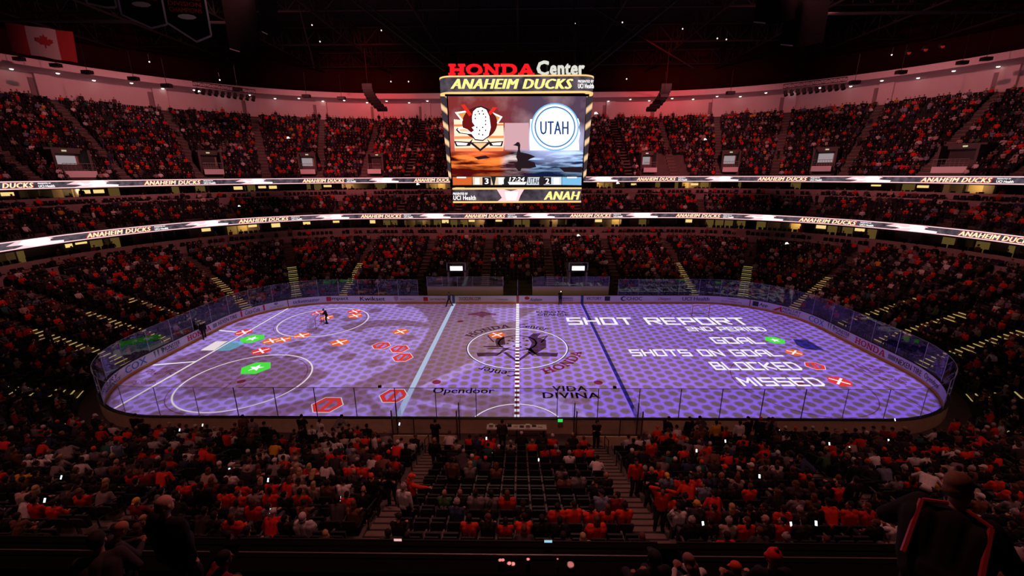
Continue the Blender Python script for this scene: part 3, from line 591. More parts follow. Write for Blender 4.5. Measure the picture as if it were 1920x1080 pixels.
for i, x in enumerate((713, 1152)):
    q = aty(x, 736, -13.05); o = MB().box(-.09, .09, -.06, .06, 0, .12).tube((0, .06, .06), (0, .14, .06), .035).build('rink_camera', M['black'], None, loc=(q[0], -13.03, 3.03)); tag(o, 'small black camera on the glass %s of the penalty boxes' % ('left', 'right')[i], 'camera', 'cameras on the near glass')
# ================= TEAM BENCHES (far boards) =================
for sg, nm in ((-1, 'left'), (1, 'right')):
    t = tag(empty('team_bench', (sg*6.5, B_+.2, 0)), 'long team bench behind the far boards, %s of the red line' % nm, 'bench', 'team benches')
    MB().box(-4.6, 4.6, .55, .9, .72, .80).build('bench_seat', M['white'], t); MB().box(-4.6, 4.6, .6, .85, .1, .72).build('bench_base', M['dark'], t)
    MB().box(-4.7, 4.7, 1.15, 1.25, .3, 1.75).build('back_wall', M['wallpink'], t); MB().box(-4.7, 4.7, 1.1, 1.28, 1.75, 1.8).build('back_rail', M['rail'], t)
    for i in range(5):
        mb = MB().box(-4.7+i*1.9, -2.84+i*1.9, 1.19, 1.2, 1.8, 3.05); mb.build('glass_pane', M['glass'], t)
    for i in range(6): MB().tube((-4.7+i*1.88, 1.2, 1.8), (-4.7+i*1.88, 1.2, 3.05), .022, n=6).build('glass_support', M['pole'], t)
    rr_ = random.Random(7+sg)
    for i in range(8):
        o = MB().tube((0, 0, 0), (0, 0, .2), .036, .032, 8).tube((0, 0, .2), (0, 0, .24), .015, .015, 6, 1).build('water_bottle', [M['white'], M['black']], None, loc=(sg*6.5-4+i*1.05+rr_.random()*.4, B_+.9, .802)); tag(o, 'water bottle standing on the %s team bench' % nm, 'bottle', 'bottles on the %s team bench' % nm)
# ================= SEATING BOWL (structure) =================
AISL = [4.2, 13.0, S1, S1+4.47, S1+8.93, S2, (S2+S3)/2, S3, S3+4.47, S3+8.93, S4, 66.5, HALF-4.2]
AISU = [9.3, 18.6, 23.0, 24.8, 26.8, 29.0, 31.2, 33.4, 35.3, 39.8, 44.2]
AISC = [9.3, 18.6, 24.0, 28.5, 33.0, 39.8, 46.5, 51, 57.6]
LT, LR = .85, .32
def low_row(k): return (1.9+LT*k if k >= 0 else 1.2), .40+LR*k
UT, UR = .85, .53
def up_row(k): return 23.5+UT*k, 14.42+UR*k
def club_row(k): return 17.8+LT*k, 9.3+.42*k
def terrace(name, rows, tread, s0, s1, m, back=True, zbase=None):
    prof = []
    for D, z in rows: prof += [(D-.45, z), (D+tread-.45, z)]
    prof = [(rows[0][0]-.45, rows[0][1]-.5)]+prof
    mb = MB(); sweep(mb, prof, s0, s1); return struct(mb.build(name, m))
terrace('floor_lower_bowl', [low_row(k) for k in range(17)], LT, -66, 66, M['concrete'])
terrace('floor_near_bowl', [low_row(k) for k in range(15)], LT, 66, 2*HALF-66, M['concrete'])
mb = MB(); sweep(mb, [(.16, 0.0), (1.5, 0.0), (1.5, .4)], -HALF, HALF); struct(mb.build('floor_rinkside', M['concrete']))
terrace('floor_club_level', [club_row(k) for k in range(5)], LT, -64, 64, M['concrete'])
terrace('floor_upper_bowl', [up_row(k) for k in range(22)], UT, -56, 56, M['concrete'])
terrace('floor_near_club', [(17.45, 8.9)]+[club_row(k) for k in range(4)], LT, 60, 2*HALF-60, M['carpet'])
# aisle stairs
def stairs(name, aisles, rowf, k0, k1, tread, lit=None, wide=1.15, far_only=True, m='stair'):
    for s in aisles:
        mb = MB(); x, y, nx, ny = base(s); tx, ty = ny, -nx
        for k in range(k0, k1):
            D, z = rowf(k); D2, z2 = rowf(k+1); h = (z2-z)/2
            for j in range(2):
                d0 = D-.45+tread*j/2; zz = z+h*j+.012; d1 = d0+tread/2
                q = [(x+nx*d+tx*u*wide/2, y+ny*d+ty*u*wide/2) for d, u in ((d0, -1), (d0, 1), (d1, 1), (d1, -1))]
                mb.prism(q, zz-.35, zz+.0, 0)
                q = [(x+nx*d+tx*u*wide/2*.98, y+ny*d+ty*u*wide/2*.98) for d, u in ((d0-.005, -1), (d0-.005, 1), (d0+.06, 1), (d0+.06, -1))]
                mb.prism(q, zz-.05, zz+.006, 2 if (lit and k < lit and S1-.1 < abs((s+HALF) % (2*HALF)-HALF) < S4-1) else (3 if lit and k < 6 and abs(s) < 5 else 1))
        struct(mb.build(name, [M[m], M['steel'], M['nosing_glow'], M['wallpink']]))
sgn = lambda L: [-a for a in L]+list(L)
stairs('trim_aisle_stairs', [a for a in sgn(AISL)], low_row, 0, 14, LT, lit=9)
stairs('trim_aisle_stairs_upper', sgn(AISU), up_row, 0, 21, UT, wide=1.25)
stairs('trim_aisle_stairs_club', sgn(AISC), club_row, 0, 4, LT)
# ---- lower ribbon level: fascia, suites below it
def band(name, prof, s0, s1, m, closed=True, k='structure'):
    mb = MB(); sweep(mb, prof, s0, s1, 0, closed, caps=closed); o = mb.build(name, m); o['kind'] = k; return o
band('wall_club_fascia', [(16.55, 8.35), (16.55, 9.45), (17.0, 9.45), (17.35, 9.0), (20.5, 8.9), (20.5, 8.35)], -62, 62, M['dark'])
band('wall_lower_suites', [(16.0, 5.2), (16.0, 6.35), (16.12, 6.35), (16.12, 5.2)], -62, 62, M['parapet'])
band('wall_loge_divider', [(17.75, 5.8), (17.75, 7.05), (17.85, 7.05), (17.85, 5.8)], -62, 62, M['parapet'])
band('floor_lower_suites', [(16.1, 5.8), (17.8, 5.8), (17.8, 6.4), (20.4, 6.4)], -62, 62, M['concrete'], False)
band('wall_suite_back', [(20.4, 6.3), (20.4, 8.5)], -62, 62, M['suite_dim'], False)
# ---- club suites below the upper ribbon
band('wall_club_parapet', [(22.1, 11.0), (22.1, 12.0), (22.22, 12.0), (22.22, 11.0)], -54, 54, M['parapet'])
band('floor_club_suites', [(22.1, 11.6), (23.4, 11.6), (23.4, 12.0), (27.2, 12.0)], -54, 54, M['concrete'], False)
band('wall_suite_parapet', [(23.5, 11.9), (23.5, 12.75), (23.6, 12.75), (23.6, 11.9)], -54, 54, M['parapet'])
band('wall_club_suite_back', [(27.2, 11.9), (27.2, 13.9)], -54, 54, M['suite_dim'], False)
band('wall_upper_fascia', [(22.65, 13.7), (22.65, 14.7), (23.2, 14.7), (23.2, 13.9), (27.4, 13.9), (27.4, 13.7)], -54, 54, M['dark'])
# suite fronts: partitions, openings on the room backs, room light painted as glow on the lit ones
rs = random.Random(21)
def suites(D, z0, z1, s_lo, s_hi, pitch, Dfront, name):
    l0, l1 = cum(s_lo, D), cum(s_hi, D); n = int((l1-l0)/pitch)
    fin = MB(); yel = MB(); lit = MB(); dim = MB(); dark = MB()
    for i in range(n):
        a, b = inv(l0+pitch*i, D), inv(l0+pitch*(i+1), D); w_ = b-a
        sweep(fin, [(Dfront, z0), (Dfront, z1), (D, z1), (D, z0)], a-w_*.02, a+w_*.02, 0, True, caps=True)
        for j in range(3):
            u0, u1 = a+w_*(.06+.31*j), a+w_*(.06+.31*j+.27); c = rs.random()
            if c < .22: sweep(yel, [(D-.03, z0+.1), (D-.03, z1-.05)], u0, u1)
            elif c < .42: sweep(lit, [(D-.04, z0+.95+.3*rs.random()), (D-.04, z1-.25)], u0, u1-w_*.05*rs.random())
            elif c < .74: sweep(dark, [(D-.03, z0), (D-.03, z1-.1)], u0, u1)
    struct(fin.build('wall_'+name+'_partitions', M['parapet'])); struct(yel.build('wall_'+name+'_rooms', M['suite'])); struct(lit.build('window_'+name, M['suite_lit'])); struct(dark.build('door_'+name, M['dark']))
suites(20.4, 6.4, 8.4, -60, 60, 4.4, 19.4, 'lower_suite'); suites(27.2, 12.0, 13.7, -53, 53, 4.9, 25.6, 'club_suite')
# warm suite lamps (real room light)
for s in (-48, -38, -28, -16, -6, 6, 16, 28, 38, 48):
    for D, z, p in ((19.6, 8.0, 45), (26.2, 13.4, 60)):
        L = bpy.data.lights.new('suite_lamp', 'POINT'); L.energy = p; L.color = (1, .66, .25); L.shadow_soft_size = .15; o = bpy.data.objects.new('suite_lamp', L); COL.objects.link(o); o.location = P_(s if D < 20 else s*.85, D, z)
# ---- top wall, soffit, ceiling
ZT, ZS = 25.2, 29.0
band('wall_top', [(42.6, ZT-.6), (42.6, ZS)], -50, 50, M['wallpink'], False)
band('ceiling_soffit', [(42.6, ZS), (38.6, ZS+.25)], -50, 50, M['wallpink'], False)
band('trim_soffit', [(38.6, ZS+.25), (38.6, ZS+1.15), (38.4, ZS+1.15), (38.4, ZS+.2)], -50, 50, M['wallpink'], True)
band('floor_top_walk', [(41.0, ZT-.05), (42.6, ZT-.05)], -50, 50, M['concrete'], False)
for a in sgn(AISU):
    mb = MB(); w_ = 1.0/(1+41/ R_) if S1 < abs(a) < S2 or S3 < abs(a) < S4 else 1.0
    sweep(mb, [(42.0, ZT), (42.0, ZS+.02), (42.6, ZS+.02), (42.6, ZT)], a-w_*.9, a+w_*.9, 0, True, caps=True); struct(mb.build('wall_pier', M['wallpink'])); mb = MB(); sweep(mb, [(42.5, ZT), (42.5, ZS-.6), (42.6, ZS-.6), (42.6, ZT)], a-w_*1.5, a-w_*.92, 0, True, caps=True); struct(mb.build('door_top', M['parapet']))
mb = MB(); ss = samples(-50, 50, 1.2)
sweep(mb, [(42.7, ZS), (42.7, 38)], -50, 50); struct(mb.build('wall_roof_edge', mat('roof_red_tint', (.022, .004, .004), .95, spec=.05)))  # red haze glow tinted into the wall colour
mb = MB().box(-85, 85, -52, 75, 38, 38.4); struct(mb.build('ceiling', M['roof']))
# lamps that wash the top wall from the soffit: downlights
n_dl = 0
for i, sx in enumerate(np.linspace(-47, 47, 60)):
    s = inv(cum(-46, 40)+(cum(46, 40)-cum(-46, 40))*i/59, 40)
    for D, dz in ((40.2, .14), (41.6, .06)):
        if (i % 2) == (D > 41): continue
        x, y, z = P_(s, D, ZS+dz-.04); o = MB().tube((0, 0, .06), (0, 0, -.02), .24, .24, 12, 0).ell((0, 0, -.04), (.21, .21, .10), 10, 6, 1).build('downlight', [M['white'], M['lamp']], None, loc=(x, y, z))
        tag(o, 'round white downlight set in the pink soffit', 'downlight', 'downlights in the soffit'); n_dl += 1
for s, p in [(x, 260) for x in (-44, -36, -30, -25, -14, 0, 14, 25, 30, 36, 44)]:
    spot(P_(s, 30, 27), P_(s, 42.6, 27.5), p*2.2, (1, .36, .38), 2.6, 1, .3)  # added fill spots in mid-air before the wall, apart from the downlights
# ================= LED RIBBON BOARDS =================
def ribbon(name, D, z0, z1, s_lo, s_hi, centers, bursts, label, tw):
    t = tag(empty(name, (0, B_+D, z0)), label, 'led ribbon board', 'led ribbon boards')
    def part(nm, mb, m): o = mb.build(nm, m); o.parent = t; o.matrix_parent_inverse = Matrix.Translation((0, -B_-D, -z0)); return o
    mb = MB(); sweep(mb, [(D, z0), (D, z1), (D+.12, z1), (D+.12, z0)], s_lo, s_hi, 0, True, step=.15, caps=True)
    part('screen', mb, M['ribbon_bg'])
    mb = MB(); h = z1-z0
    sweep(mb, [(D-.012, z0), (D-.012, z0+h*.12)], s_lo, s_hi, step=.15); sweep(mb, [(D-.012, z1-h*.12), (D-.012, z1)], s_lo, s_hi, step=.15); part('glowing_border', mb, M['led_p'])
    AS = lambda s, a: float(inv(cum(s, D)+a, D))
    for s in centers:
        u = tw
        for off, m_, dd in ((0, M['led_r2'], .03), (.0, M['led_cream'], .05)):
            v, f, asp = text_mesh('ANAHEIM DUCKS', shear=.3, bold=.11 if dd < .04 else .075)
            e = .04 if dd < .04 else 0
            mb = MB(); mb.add([P_(AS(s, -u/2+u*(p[0]*(1+2*e*.3)-e*.3)), D-dd, z0+h*(.2-e+(.6+2*e)*p[1])) for p in v], f); part('team_name', mb, m_)
        v, f, asp = text_mesh('UCI Health', bold=.03); mb = MB(); mb.add([P_(AS(s, u*(.56+.22*p[0])), D-.04, z0+h*(.2+.3*p[1])) for p in v], f)
        v, f, asp = text_mesh('PRESENTED BY', bold=.03); mb.add([P_(AS(s, u*(.56+.18*p[0])), D-.04, z0+h*(.62+.15*p[1])) for p in v], f); part('sponsor_name', mb, M['led_w'])
    for s in bursts:
        u = 4.8
        pts = [(-.5, .5), (-.34, .85), (-.2, 1), (.22, 1), (.34, .75), (.2, .6), (.3, .45), (.52, .35), (.5, .1), (.1, .12), (-.02, .0), (-.2, .06), (-.48, .02), (-.3, .2), (-.18, .4)]
        mb = MB(); mb.add([P_(AS(s, u*a), D-.03, z0+h*b) for a, b in pts], [tuple(range(len(pts)))])
        part('light_burst', mb, M['led_p']); mb = MB(); pts = [(-.3, .5), (-.2, .95), (.22, .95), (.28, .6), (.2, .3), (.02, .08), (-.14, .25)]
        mb.add([P_(AS(s, u*a), D-.04, z0+h*b) for a, b in pts], [tuple(range(len(pts)))]); mb.add([P_(AS(s, u*a), D-.045, z0+h*b) for a, b in ((.05, .13), (.5, .16), (.5, .36), (.1, .40))], [(0, 1, 2, 3)]); part('light_burst', mb, M['led_w'])
m = bpy.data.materials.new('ribbon_bg'); m.use_nodes = True; nt = m.node_tree; nt.nodes.clear(); N = NT(nt)
tc = N.n('ShaderNodeTexCoord'); tx = N.n('ShaderNodeTexNoise'); tx.inputs['Scale'].default_value = 1.6; tx.inputs['Detail'].default_value = 6; N.put(tx.inputs['Vector'], tc.outputs['Object'])
e = N.n('ShaderNodeEmission'); N.put(e.inputs[0], N.mix(N.sst(tx.outputs[0], .35, .75), C4((.035, .028, .04)), C4((.16, .12, .15)))); o = N.n('ShaderNodeOutputMaterial'); N.put(o.inputs[0], e.outputs[0]); M['ribbon_bg'] = m
M['led_r2'] = emat('led_deep_red', (.75, .03, .01), 1); M['led_cream'] = emat('led_cream', (1, .80, .50), 1.25)
def pxs(L, D, z, lo, hi): return [s_at_px(x, D, z, lo, hi) for x in L]
ribbon('led_ribbon_board', 16.4, 8.55, 9.35, -57, 57, pxs((222, 495, 715, 909, 1107, 1308, 1550), 16.4, 9, -52, 52)+[s_at_px(1868, 16.4, 9, 20, 56)], pxs((65, 388, 622, 815, 1010, 1203, 1430, 1708), 16.4, 9, -52, 52), 'lower glowing LED ribbon board repeating team lettering around the stands', 6.3)
ribbon('led_ribbon_board', 22.5, 13.82, 14.66, -50, 50, pxs((-10, 325, 608, 812, 1230, 1467, 1790), 22.5, 14.2, -48, 48), pxs((172, 477, 720, 1130, 1352, 1625), 22.5, 14.2, -48, 48), 'upper glowing LED ribbon board repeating team lettering below the top stands', 6.3)
# near side: rail and drink ledge of the club level
t = tag(empty('drink_ledge', (0, -29.9, 8.9)), 'black drink ledge with steel rails in front of the club seats', 'counter')
def npart(nm, mb, m): o = mb.build(nm, m); o.parent = t; o.matrix_parent_inverse = Matrix.Translation((0, 29.9, -8.9)); return o
for i, (x0, x1) in enumerate(((-31, -22.1), (-21.5, -13.9), (-13.3, -8.6), (-8.2, -4.45), (-4.2, 2.25), (2.55, 7.6), (8.2, 15.6), (16.2, 24), (24.6, 32))):
    npart('counter_top', MB().box(x0, x1, -30.32, -29.84, 9.58, 9.62), M['ledge'])
    npart('front_rail', MB().tube((x0, -29.84, 9.7), (x1, -29.84, 9.7), .016), M['steel'])
    npart('rear_rail', MB().tube((x0+.1, -30.06, 9.68), (x1-.1, -30.06, 9.68), .012), M['rail'])
npart('front_wall', MB().box(-32, 32, -29.86, -29.76, 8.2, 9.6), M['ledge'])
for px, col_, lab in ((750, (1, .55, .55), 'pink'), (1161-134, (.4, .8, 1), 'pale blue')):
    q = aty(px, 1019, -29.8); o = MB().box(-.065, .065, -.01, .01, 0, .055).build('status_display', M['black'], None, loc=(q[0], -29.87, 9.72)); MB().box(-.06, .06, -.013, -.0101, .006, .05).build('screen', emat('status_'+lab.split()[-1], col_, .8), o)
    tag(o, 'small %s lit display clipped to the black ledge rail' % lab, 'display', 'displays on the ledge rail')
for px, hgt, rad, m_, kind in ((938, .12, .033, 'paint_red', 'can'), (943, .12, .033, 'white', 'can'), (955, .06, .04, 'paint_red', 'cup'), (962, .05, .04, 'white', 'cup'), (990, .14, .033, 'paint_red', 'can'), (1045, .15, .02, 'white', 'bottle'), (1070, .05, .06, 'rail', 'cup')):
    q = aty(px, 1066, -30.2); o = MB().tube((0, 0, 0), (0, 0, hgt*.9), rad, rad, 12, 0).tube((0, 0, hgt*.9), (0, 0, hgt), rad, rad*.75, 12, 1).build('drink_'+kind, [M[m_], M['chrome']], None, loc=(q[0], -30.2, 9.622)); tag(o, '%s %s on the black drink ledge' % ({'paint_red': 'red', 'white': 'white', 'rail': 'silver'}[m_], kind), kind, 'drinks on the ledge')
# ================= VOMITORY PORTALS in the upper bowl, TUNNELS in the lower =================
PORT = []
for px, wd, zz, D in ((135, 3.0, 15.6, 25.4), (395, 2.4, 15.9, 25.4), (576, 2.2, 15.9, 25.4), (706, 2.2, 15.9, 25.4), (1215, 2.2, 15.9, 25.4), (1369, 2.2, 15.9, 25.4), (1545, 2.4, 15.9, 25.4), (1795, 3.2, 15.6, 25.4)):
    s = s_at_px(px, D, zz+1, -48, 48); PORT.append((s, wd))
    x, y, nx, ny = base(s); rz = math.atan2(-nx, ny); 
    t = tag(empty('vomitory_portal', P_(s, D, zz), rz), 'concrete entry portal with lit doorway and railing in the upper stands, around x of %s' % 'it', 'portal', 'entry portals in the upper stands')
    nmz = {135: 'leftmost', 395: 'second from the left', 576: 'third from the left', 706: 'just left of the scoreboard', 1215: 'just right of the scoreboard', 1369: 'third from the right', 1545: 'second from the right', 1795: 'rightmost'}[px]
    t['label'] = 'concrete entry portal with lit doorway in the upper stands, '+nmz
    h = wd/2
    MB().box(-h-.25, -h, -.6, 4.2, -1.2, 2.6).box(h, h+.25, -.6, 4.2, -1.2, 2.6).box(-h-.25, h+.25, .9, 4.2, 2.2, 2.85).build('portal_frame', M['concrete'], t)
    MB().box(-h, h, 1.5, 1.6, 0, 2.3).build('back_wall', M['suite_dim'], t)
    MB().box(-h, h, -1.6, 4, -.1, 0).build('landing', M['concrete'], t)
    MB().box(-h+.2, h-.4, 1.42, 1.48, .7, 1.95).build('lit_opening', emat('portal_glow', (.85, .70, .75), .38) if px not in (395, 706, 1795) else M['dark'], t)
    MB().box(-.22, .22, .86, .89, 2.42, 2.6).build('exit_sign', emat('exit_lit', (.9, .9, .5), .6), t)
    MB().box(-h, h, -1.62, -1.55, -.6, .15).build('front_panel', M['white'], t)
    mb = MB(); mb.tube((-h, -1.58, 1.0), (h, -1.58, 1.0), .03); mb.tube((-h, -1.58, .6), (h, -1.58, .6), .015); mb.tube((-h, -1.58, .35), (h, -1.58, .35), .015)
    for i in range(9): mb.tube((-h+wd*i/8, -1.58, .15), (-h+wd*i/8, -1.58, 1.0), .018, n=4)
    mb.build('guard_rail', M['rail'], t)
# bright little wall screens over some portals
for px, py, w_, h_, c_, lab in ((388, 282, 1.0, .6, 'led_lb', 'pale blue screen above the second portal from the left'), (402, 282, .9, .6, 'led_p', 'pink screen above the second portal from the left'), (1547, 275, 1.0, .6, 'led_lb', 'pale blue screen above the portal right of centre'), (1563, 274, 1.3, .6, 'led_r', 'red screen above the portal right of centre'),
        (1514, 301, .5, .9, 'led_b', 'small blue screen left of the second portal from the right'), (1547, 300, 2.4, .5, 'led_or', 'red banner screen on the portal balcony at right'), (1602, 294, 1.6, 1.1, 'led_p', 'pink and white screen right of the portal'), (1515, 324, 1.2, .5, 'led_lb', 'pale blue panel just above the upper ribbon at right'), (345, 299, .6, .4, 'led_r', 'red screen in the upper left stands')):
    q = atd(px, py, 76 if 300 < px < 1500 else 72); d = Vector((CX-q[0], CY-q[1], 0)).normalized(); rz = math.atan2(d.y, d.x)+PI/2
    o = MB().box(-w_/2-.05, w_/2+.05, 0, .12, -h_/2-.05, h_/2+.05).build('wall_screen', M['black'], None, loc=q); o.rotation_euler = (0, 0, rz); MB().box(-w_/2, w_/2, -.02, -.001, -h_/2, h_/2).build('screen', M[c_], o); tag(o, lab, 'screen', 'screens in the upper stands')
for px, lab in ((857, 'left'), (1083, 'right')):
    x = aty(px, 520, B_+3.0)[0]; t = tag(empty('player_tunnel', (x, B_+2.6, 0)), 'player tunnel with lit sign above it behind the %s team bench' % lab, 'tunnel', 'player tunnels')
    MB().box(-1.15, -.95, 0, 7, 0, 3.3).box(.95, 1.15, 0, 7, 0, 3.3).build('side_wall', M['parapet'], t); MB().box(-1.15, 1.15, 0, 7, 3.3, 3.5).build('roof', M['dark'], t)
    MB().box(-.95, .95, 6.8, 6.9, 0, 3.3).build('back_wall', M['suite'] if lab == 'right' else M['dark'], t); MB().box(-.95, .95, 0, 6.8, .0, .05).build('tunnel_floor', M['concrete'], t)
    MB().box(-.95, .95, .1, .25, 3.25, 4.15).build('sign_box', M['black'], t); MB().box(-.78, .78, .08, .099, 3.35, 4.05).build('lit_sign', M['led_w'], t)
    MB().tube((-1.15, 0, 3.5), (-1.15, 0, 4.5), .05).tube((1.15, 0, 3.5), (1.15, 0, 4.5), .05).tube((-1.15, 0, 4.5), (1.15, 0, 4.5), .05).build('gate_frame', M['rail'], t)
# ================= ROOF STEEL =================
def truss(a, b, h, label=None, grp='roof trusses', m='steel', r=.14, name='roof_truss', n=None):
    a = Vector(a); b = Vector(b); n = n or max(4, int((b-a).length/h)); mb = MB()
    up = Vector((0, 0, h)); mb.tube(a, b, r, n=5); mb.tube(a+up, b+up, r, n=5)
    for i in range(n+1): p = a.lerp(b, i/n); mb.tube(p, p+up, r*.5, n=4)
    for i in range(n): p = a.lerp(b, i/n); q = a.lerp(b, (i+1)/n); mb.tube(p if i % 2 else p+up, q+up if i % 2 else q, r*.5, n=4)
    return tag(mb.build(name, M[m]), label or 'dark steel roof truss high above the stands', 'truss', grp)
for i, x in enumerate((-60, -48, -36, -24, -12, 0, 12, 24, 36, 48, 60)): truss((x, -18, 33.5), (x*1.05, 62, 34.5), 2.6, 'dark steel roof truss running front to back under the roof', 'roof trusses front to back')
for y in (-4, 10, 24, 38, 52): truss((-75, y, 35), (75, y, 35), 2.4, 'dark steel roof truss running left to right under the roof', 'roof trusses left to right')
for sg, lb in ((-1, 'left'), (1, 'right')):
    a = atd(660 if sg < 0 else 1270, 0, 30); b = atd(833 if sg < 0 else 1106, 133, 36.5); truss(a, b, .5, 'slanting rigging truss meeting the scoreboard top from the %s' % lb, 'rigging trusses', r=.07, name='rigging_truss')
    a = atd(1105 if sg > 0 else 560, 10, 50); b = atd(1300 if sg > 0 else 590, 128, 62)
    tag(MB().tube(a, b, .10, n=6).build('hanging_pipe', M['steel']), 'thin hanging pipe %s of the scoreboard' % lb, 'pipe', 'hanging pipes')
a = atd(-40, 37, 33); b = atd(430, 43, 38); tag(MB().tube(a, b, .14, n=8).build('catwalk_rail', M['steel']), 'long grey pipe below the hanging pennants at upper left', 'pipe')
a = atd(1500, 27, 38); b = atd(1960, 20, 33); tag(MB().tube(a, b, .14, n=8).build('catwalk_rail', M['steel']), 'long grey pipe crossing the upper right rafters', 'pipe')
# ================= LINE ARRAYS, STAGE LIGHTS, SPEAKERS =================
for px, sg in ((681, -1), (1257, 1)):
    p0 = atd(px+sg*(-8) , 160, 62); t = tag(empty('line_array', p0), 'curved black hanging speaker array %s of the scoreboard' % ('left' if sg < 0 else 'right'), 'speaker array', 'hanging speaker arrays')
    for k in range(9):
        a = k*.1; x = -sg*(-.0)+sg*(-1)*( -2.2*math.sin(a*1.1)) * -1; z = -.42*k
        MB().box(-.75, .75, -.3, .3, -.2, .2, 0, Matrix.Translation((sg*-(.09*k*k*.35), -.05*k, z)) @ Matrix.Rotation(-.07*k, 4, 'X')).build('speaker_box', M['black'], t)
    MB().tube((0, 0, 0), (0, 0, 5), .04).build('hanger', M['steel'], t)
def stage_bar(x0, y0, x1, y1, n, depth, lab):
    a = atd(x0, y0, depth); b = atd(x1, y1, depth+ (3 if x0 < 900 else -3)); truss(a, b, .5, 'black lighting bar hung before the soffit at %s' % lab, 'lighting bars', 'black', .05, 'lighting_bar', 14)
    for k in range(n):
        p = a+(b-a)*(k+.5)/n; o = MB().tube((0, 0, -.15), (0, 0, -.45), .03, n=6).build('stage_light', M['black'], None, loc=p)
        MB().tube((0, .12, -.35), (0, -.28, -1.0), .17, .25, 10).build('lamp_head', M['black'], o); MB().box(-.24, -.2, -.05, .05, -.75, -.3).box(.2, .24, -.05, .05, -.75, -.3).build('yoke', M['black'], o)
        tag(o, 'black stage light on the bar at %s' % lab, 'stage light', 'stage lights on the %s bar' % lab)
stage_bar(362, 160, 480, 176, 10, 58, 'upper left'); stage_bar(1468, 166, 1588, 152, 10, 58, 'upper right')
for px, py in ((35, 108), (104, 120), (163, 133), (250, 145), (312, 158), (574, 178), (640, 182), (1245, 178), (1370, 172), (1603, 152), (1690, 133), (1805, 115), (1850, 108), (445, 165)):
    p = atd(px, py, 60 if 400 < px < 1500 else 52); o = MB().tube((0, 0, 3), (0, 0, 0), .03, n=5).box(-.55, .55, -.3, .3, -.35, .05).build('hanging_speaker', M['black'], None, loc=p); tag(o, 'small black box hanging before the pink soffit', 'speaker', 'boxes hanging along the soffit')
for px, py in ((280, 116), (1672, 103), (1280, 54), (585, 47), (600, 78), (1345, 72), (1362, 74), (412, 150), (1078, 44), (1167, 42), (715, 57), (733, 153), (766, 153), (1175, 148)):
    p = atd(px, py, 50); o = MB().ell((0, 0, 0), (.07, .07, .07), 8, 6).tube((0, 0, .05), (0, 0, .8), .02, n=4, mi=1).build('rafter_bulb', [M['lamp'], M['black']], None, loc=p); tag(o, 'tiny white lamp high in the dark rafters', 'lamp', 'tiny lamps in the rafters')
for px, py, c_ in ((1703, 96, 0), (1734, 90, 0), (1766, 84, 0)):
    p = atd(px, py, 46); o = MB().tube((0, .15, 0), (0, -.15, -.15), .22, .3, 12).tube((0, -.152, -.15), (0, -.16, -.15), .24, .24, 12, 1).build('red_stage_lamp', [M['black'], emat('dim_red', (.35, .02, .01), .6)], None, loc=p); tag(o, 'dim red stage lamp in the upper right rafters', 'stage light', 'dim red lamps at upper right')
# ================= BANNERS AND FLAG =================
def plane_px(pts, depth, thick=.03):
    """a hanging cloth through the given corners; thickness along the view-independent normal"""
    q = [Vector(atd(x, y, d)) for (x, y), d in zip(pts, depth)]; n = (q[1]-q[0]).cross(q[-1]-q[0]).normalized(); return q, n
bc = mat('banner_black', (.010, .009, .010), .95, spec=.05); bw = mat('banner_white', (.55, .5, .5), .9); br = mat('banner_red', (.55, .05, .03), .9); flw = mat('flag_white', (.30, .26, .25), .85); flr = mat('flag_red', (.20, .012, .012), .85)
def pennant(x0, x1, ytip, xt, lab, lines, tilt=.12):
    """hexagonal pennant; outline in pixels, hung at a fixed distance"""
    d = 27.0; A = atd(x0, 0, d); sc = d/FPX; w_ = (x1-x0)*sc; t = tag(empty('championship_pennant', A), lab, 'banner', 'hanging pennants')
    yaw = .25; X = Vector((math.cos(yaw), math.sin(yaw), 0)); t.rotation_euler = (0, 0, yaw)
    hL = (ytip*.62)*sc; hT = ytip*sc*1.12; top = 3.2
    pts = [(0, top), (0, -hL), (w_*.62, -hT), (w_, -hT*.82), (w_, top)]
    MB().prism([(a, b) for a, b in pts], 0, .02, 0, lambda p: (p[0], p[2], p[1])).build('cloth', bc, t)
    mb = MB()
    for (a, b), (c, e) in zip(pts[:-1], pts[1:]):
        q = linep(a, b, c, e, .11); mb.prism(q, -.012, -.002, 0, lambda p: (p[0], p[2], p[1]))
    mb.build('white_border', bw, t)
    z = .1
    for ln in lines:
        v, f, asp = text_mesh(ln, bold=.03); mb = MB(); mb.add([(w_*(.12+.76*p[0]), -.015, z+.0+.26*p[1]) for p in v], f); mb.build('lettering', br, t); z -= .36
    MB().add([(w_*(.5+.22*math.cos(a)), -.016, z+.1+.16*math.sin(a)) for a in np.linspace(0, 6, 10)], [tuple(range(10))]).build('emblem', bw if lines else br, t)
pennant(162, 208, 9, 180, 'leftmost black pennant, only its white tip in view', [])
pennant(222, 294, 39, 262, 'middle black pennant with white border and red lettering', ['CHAMPIONS'])
pennant(304, 376, 60, 348, 'right black pennant with red division champions lettering', ['PACIFIC', 'DIVISION', 'CHAMPIONS'])
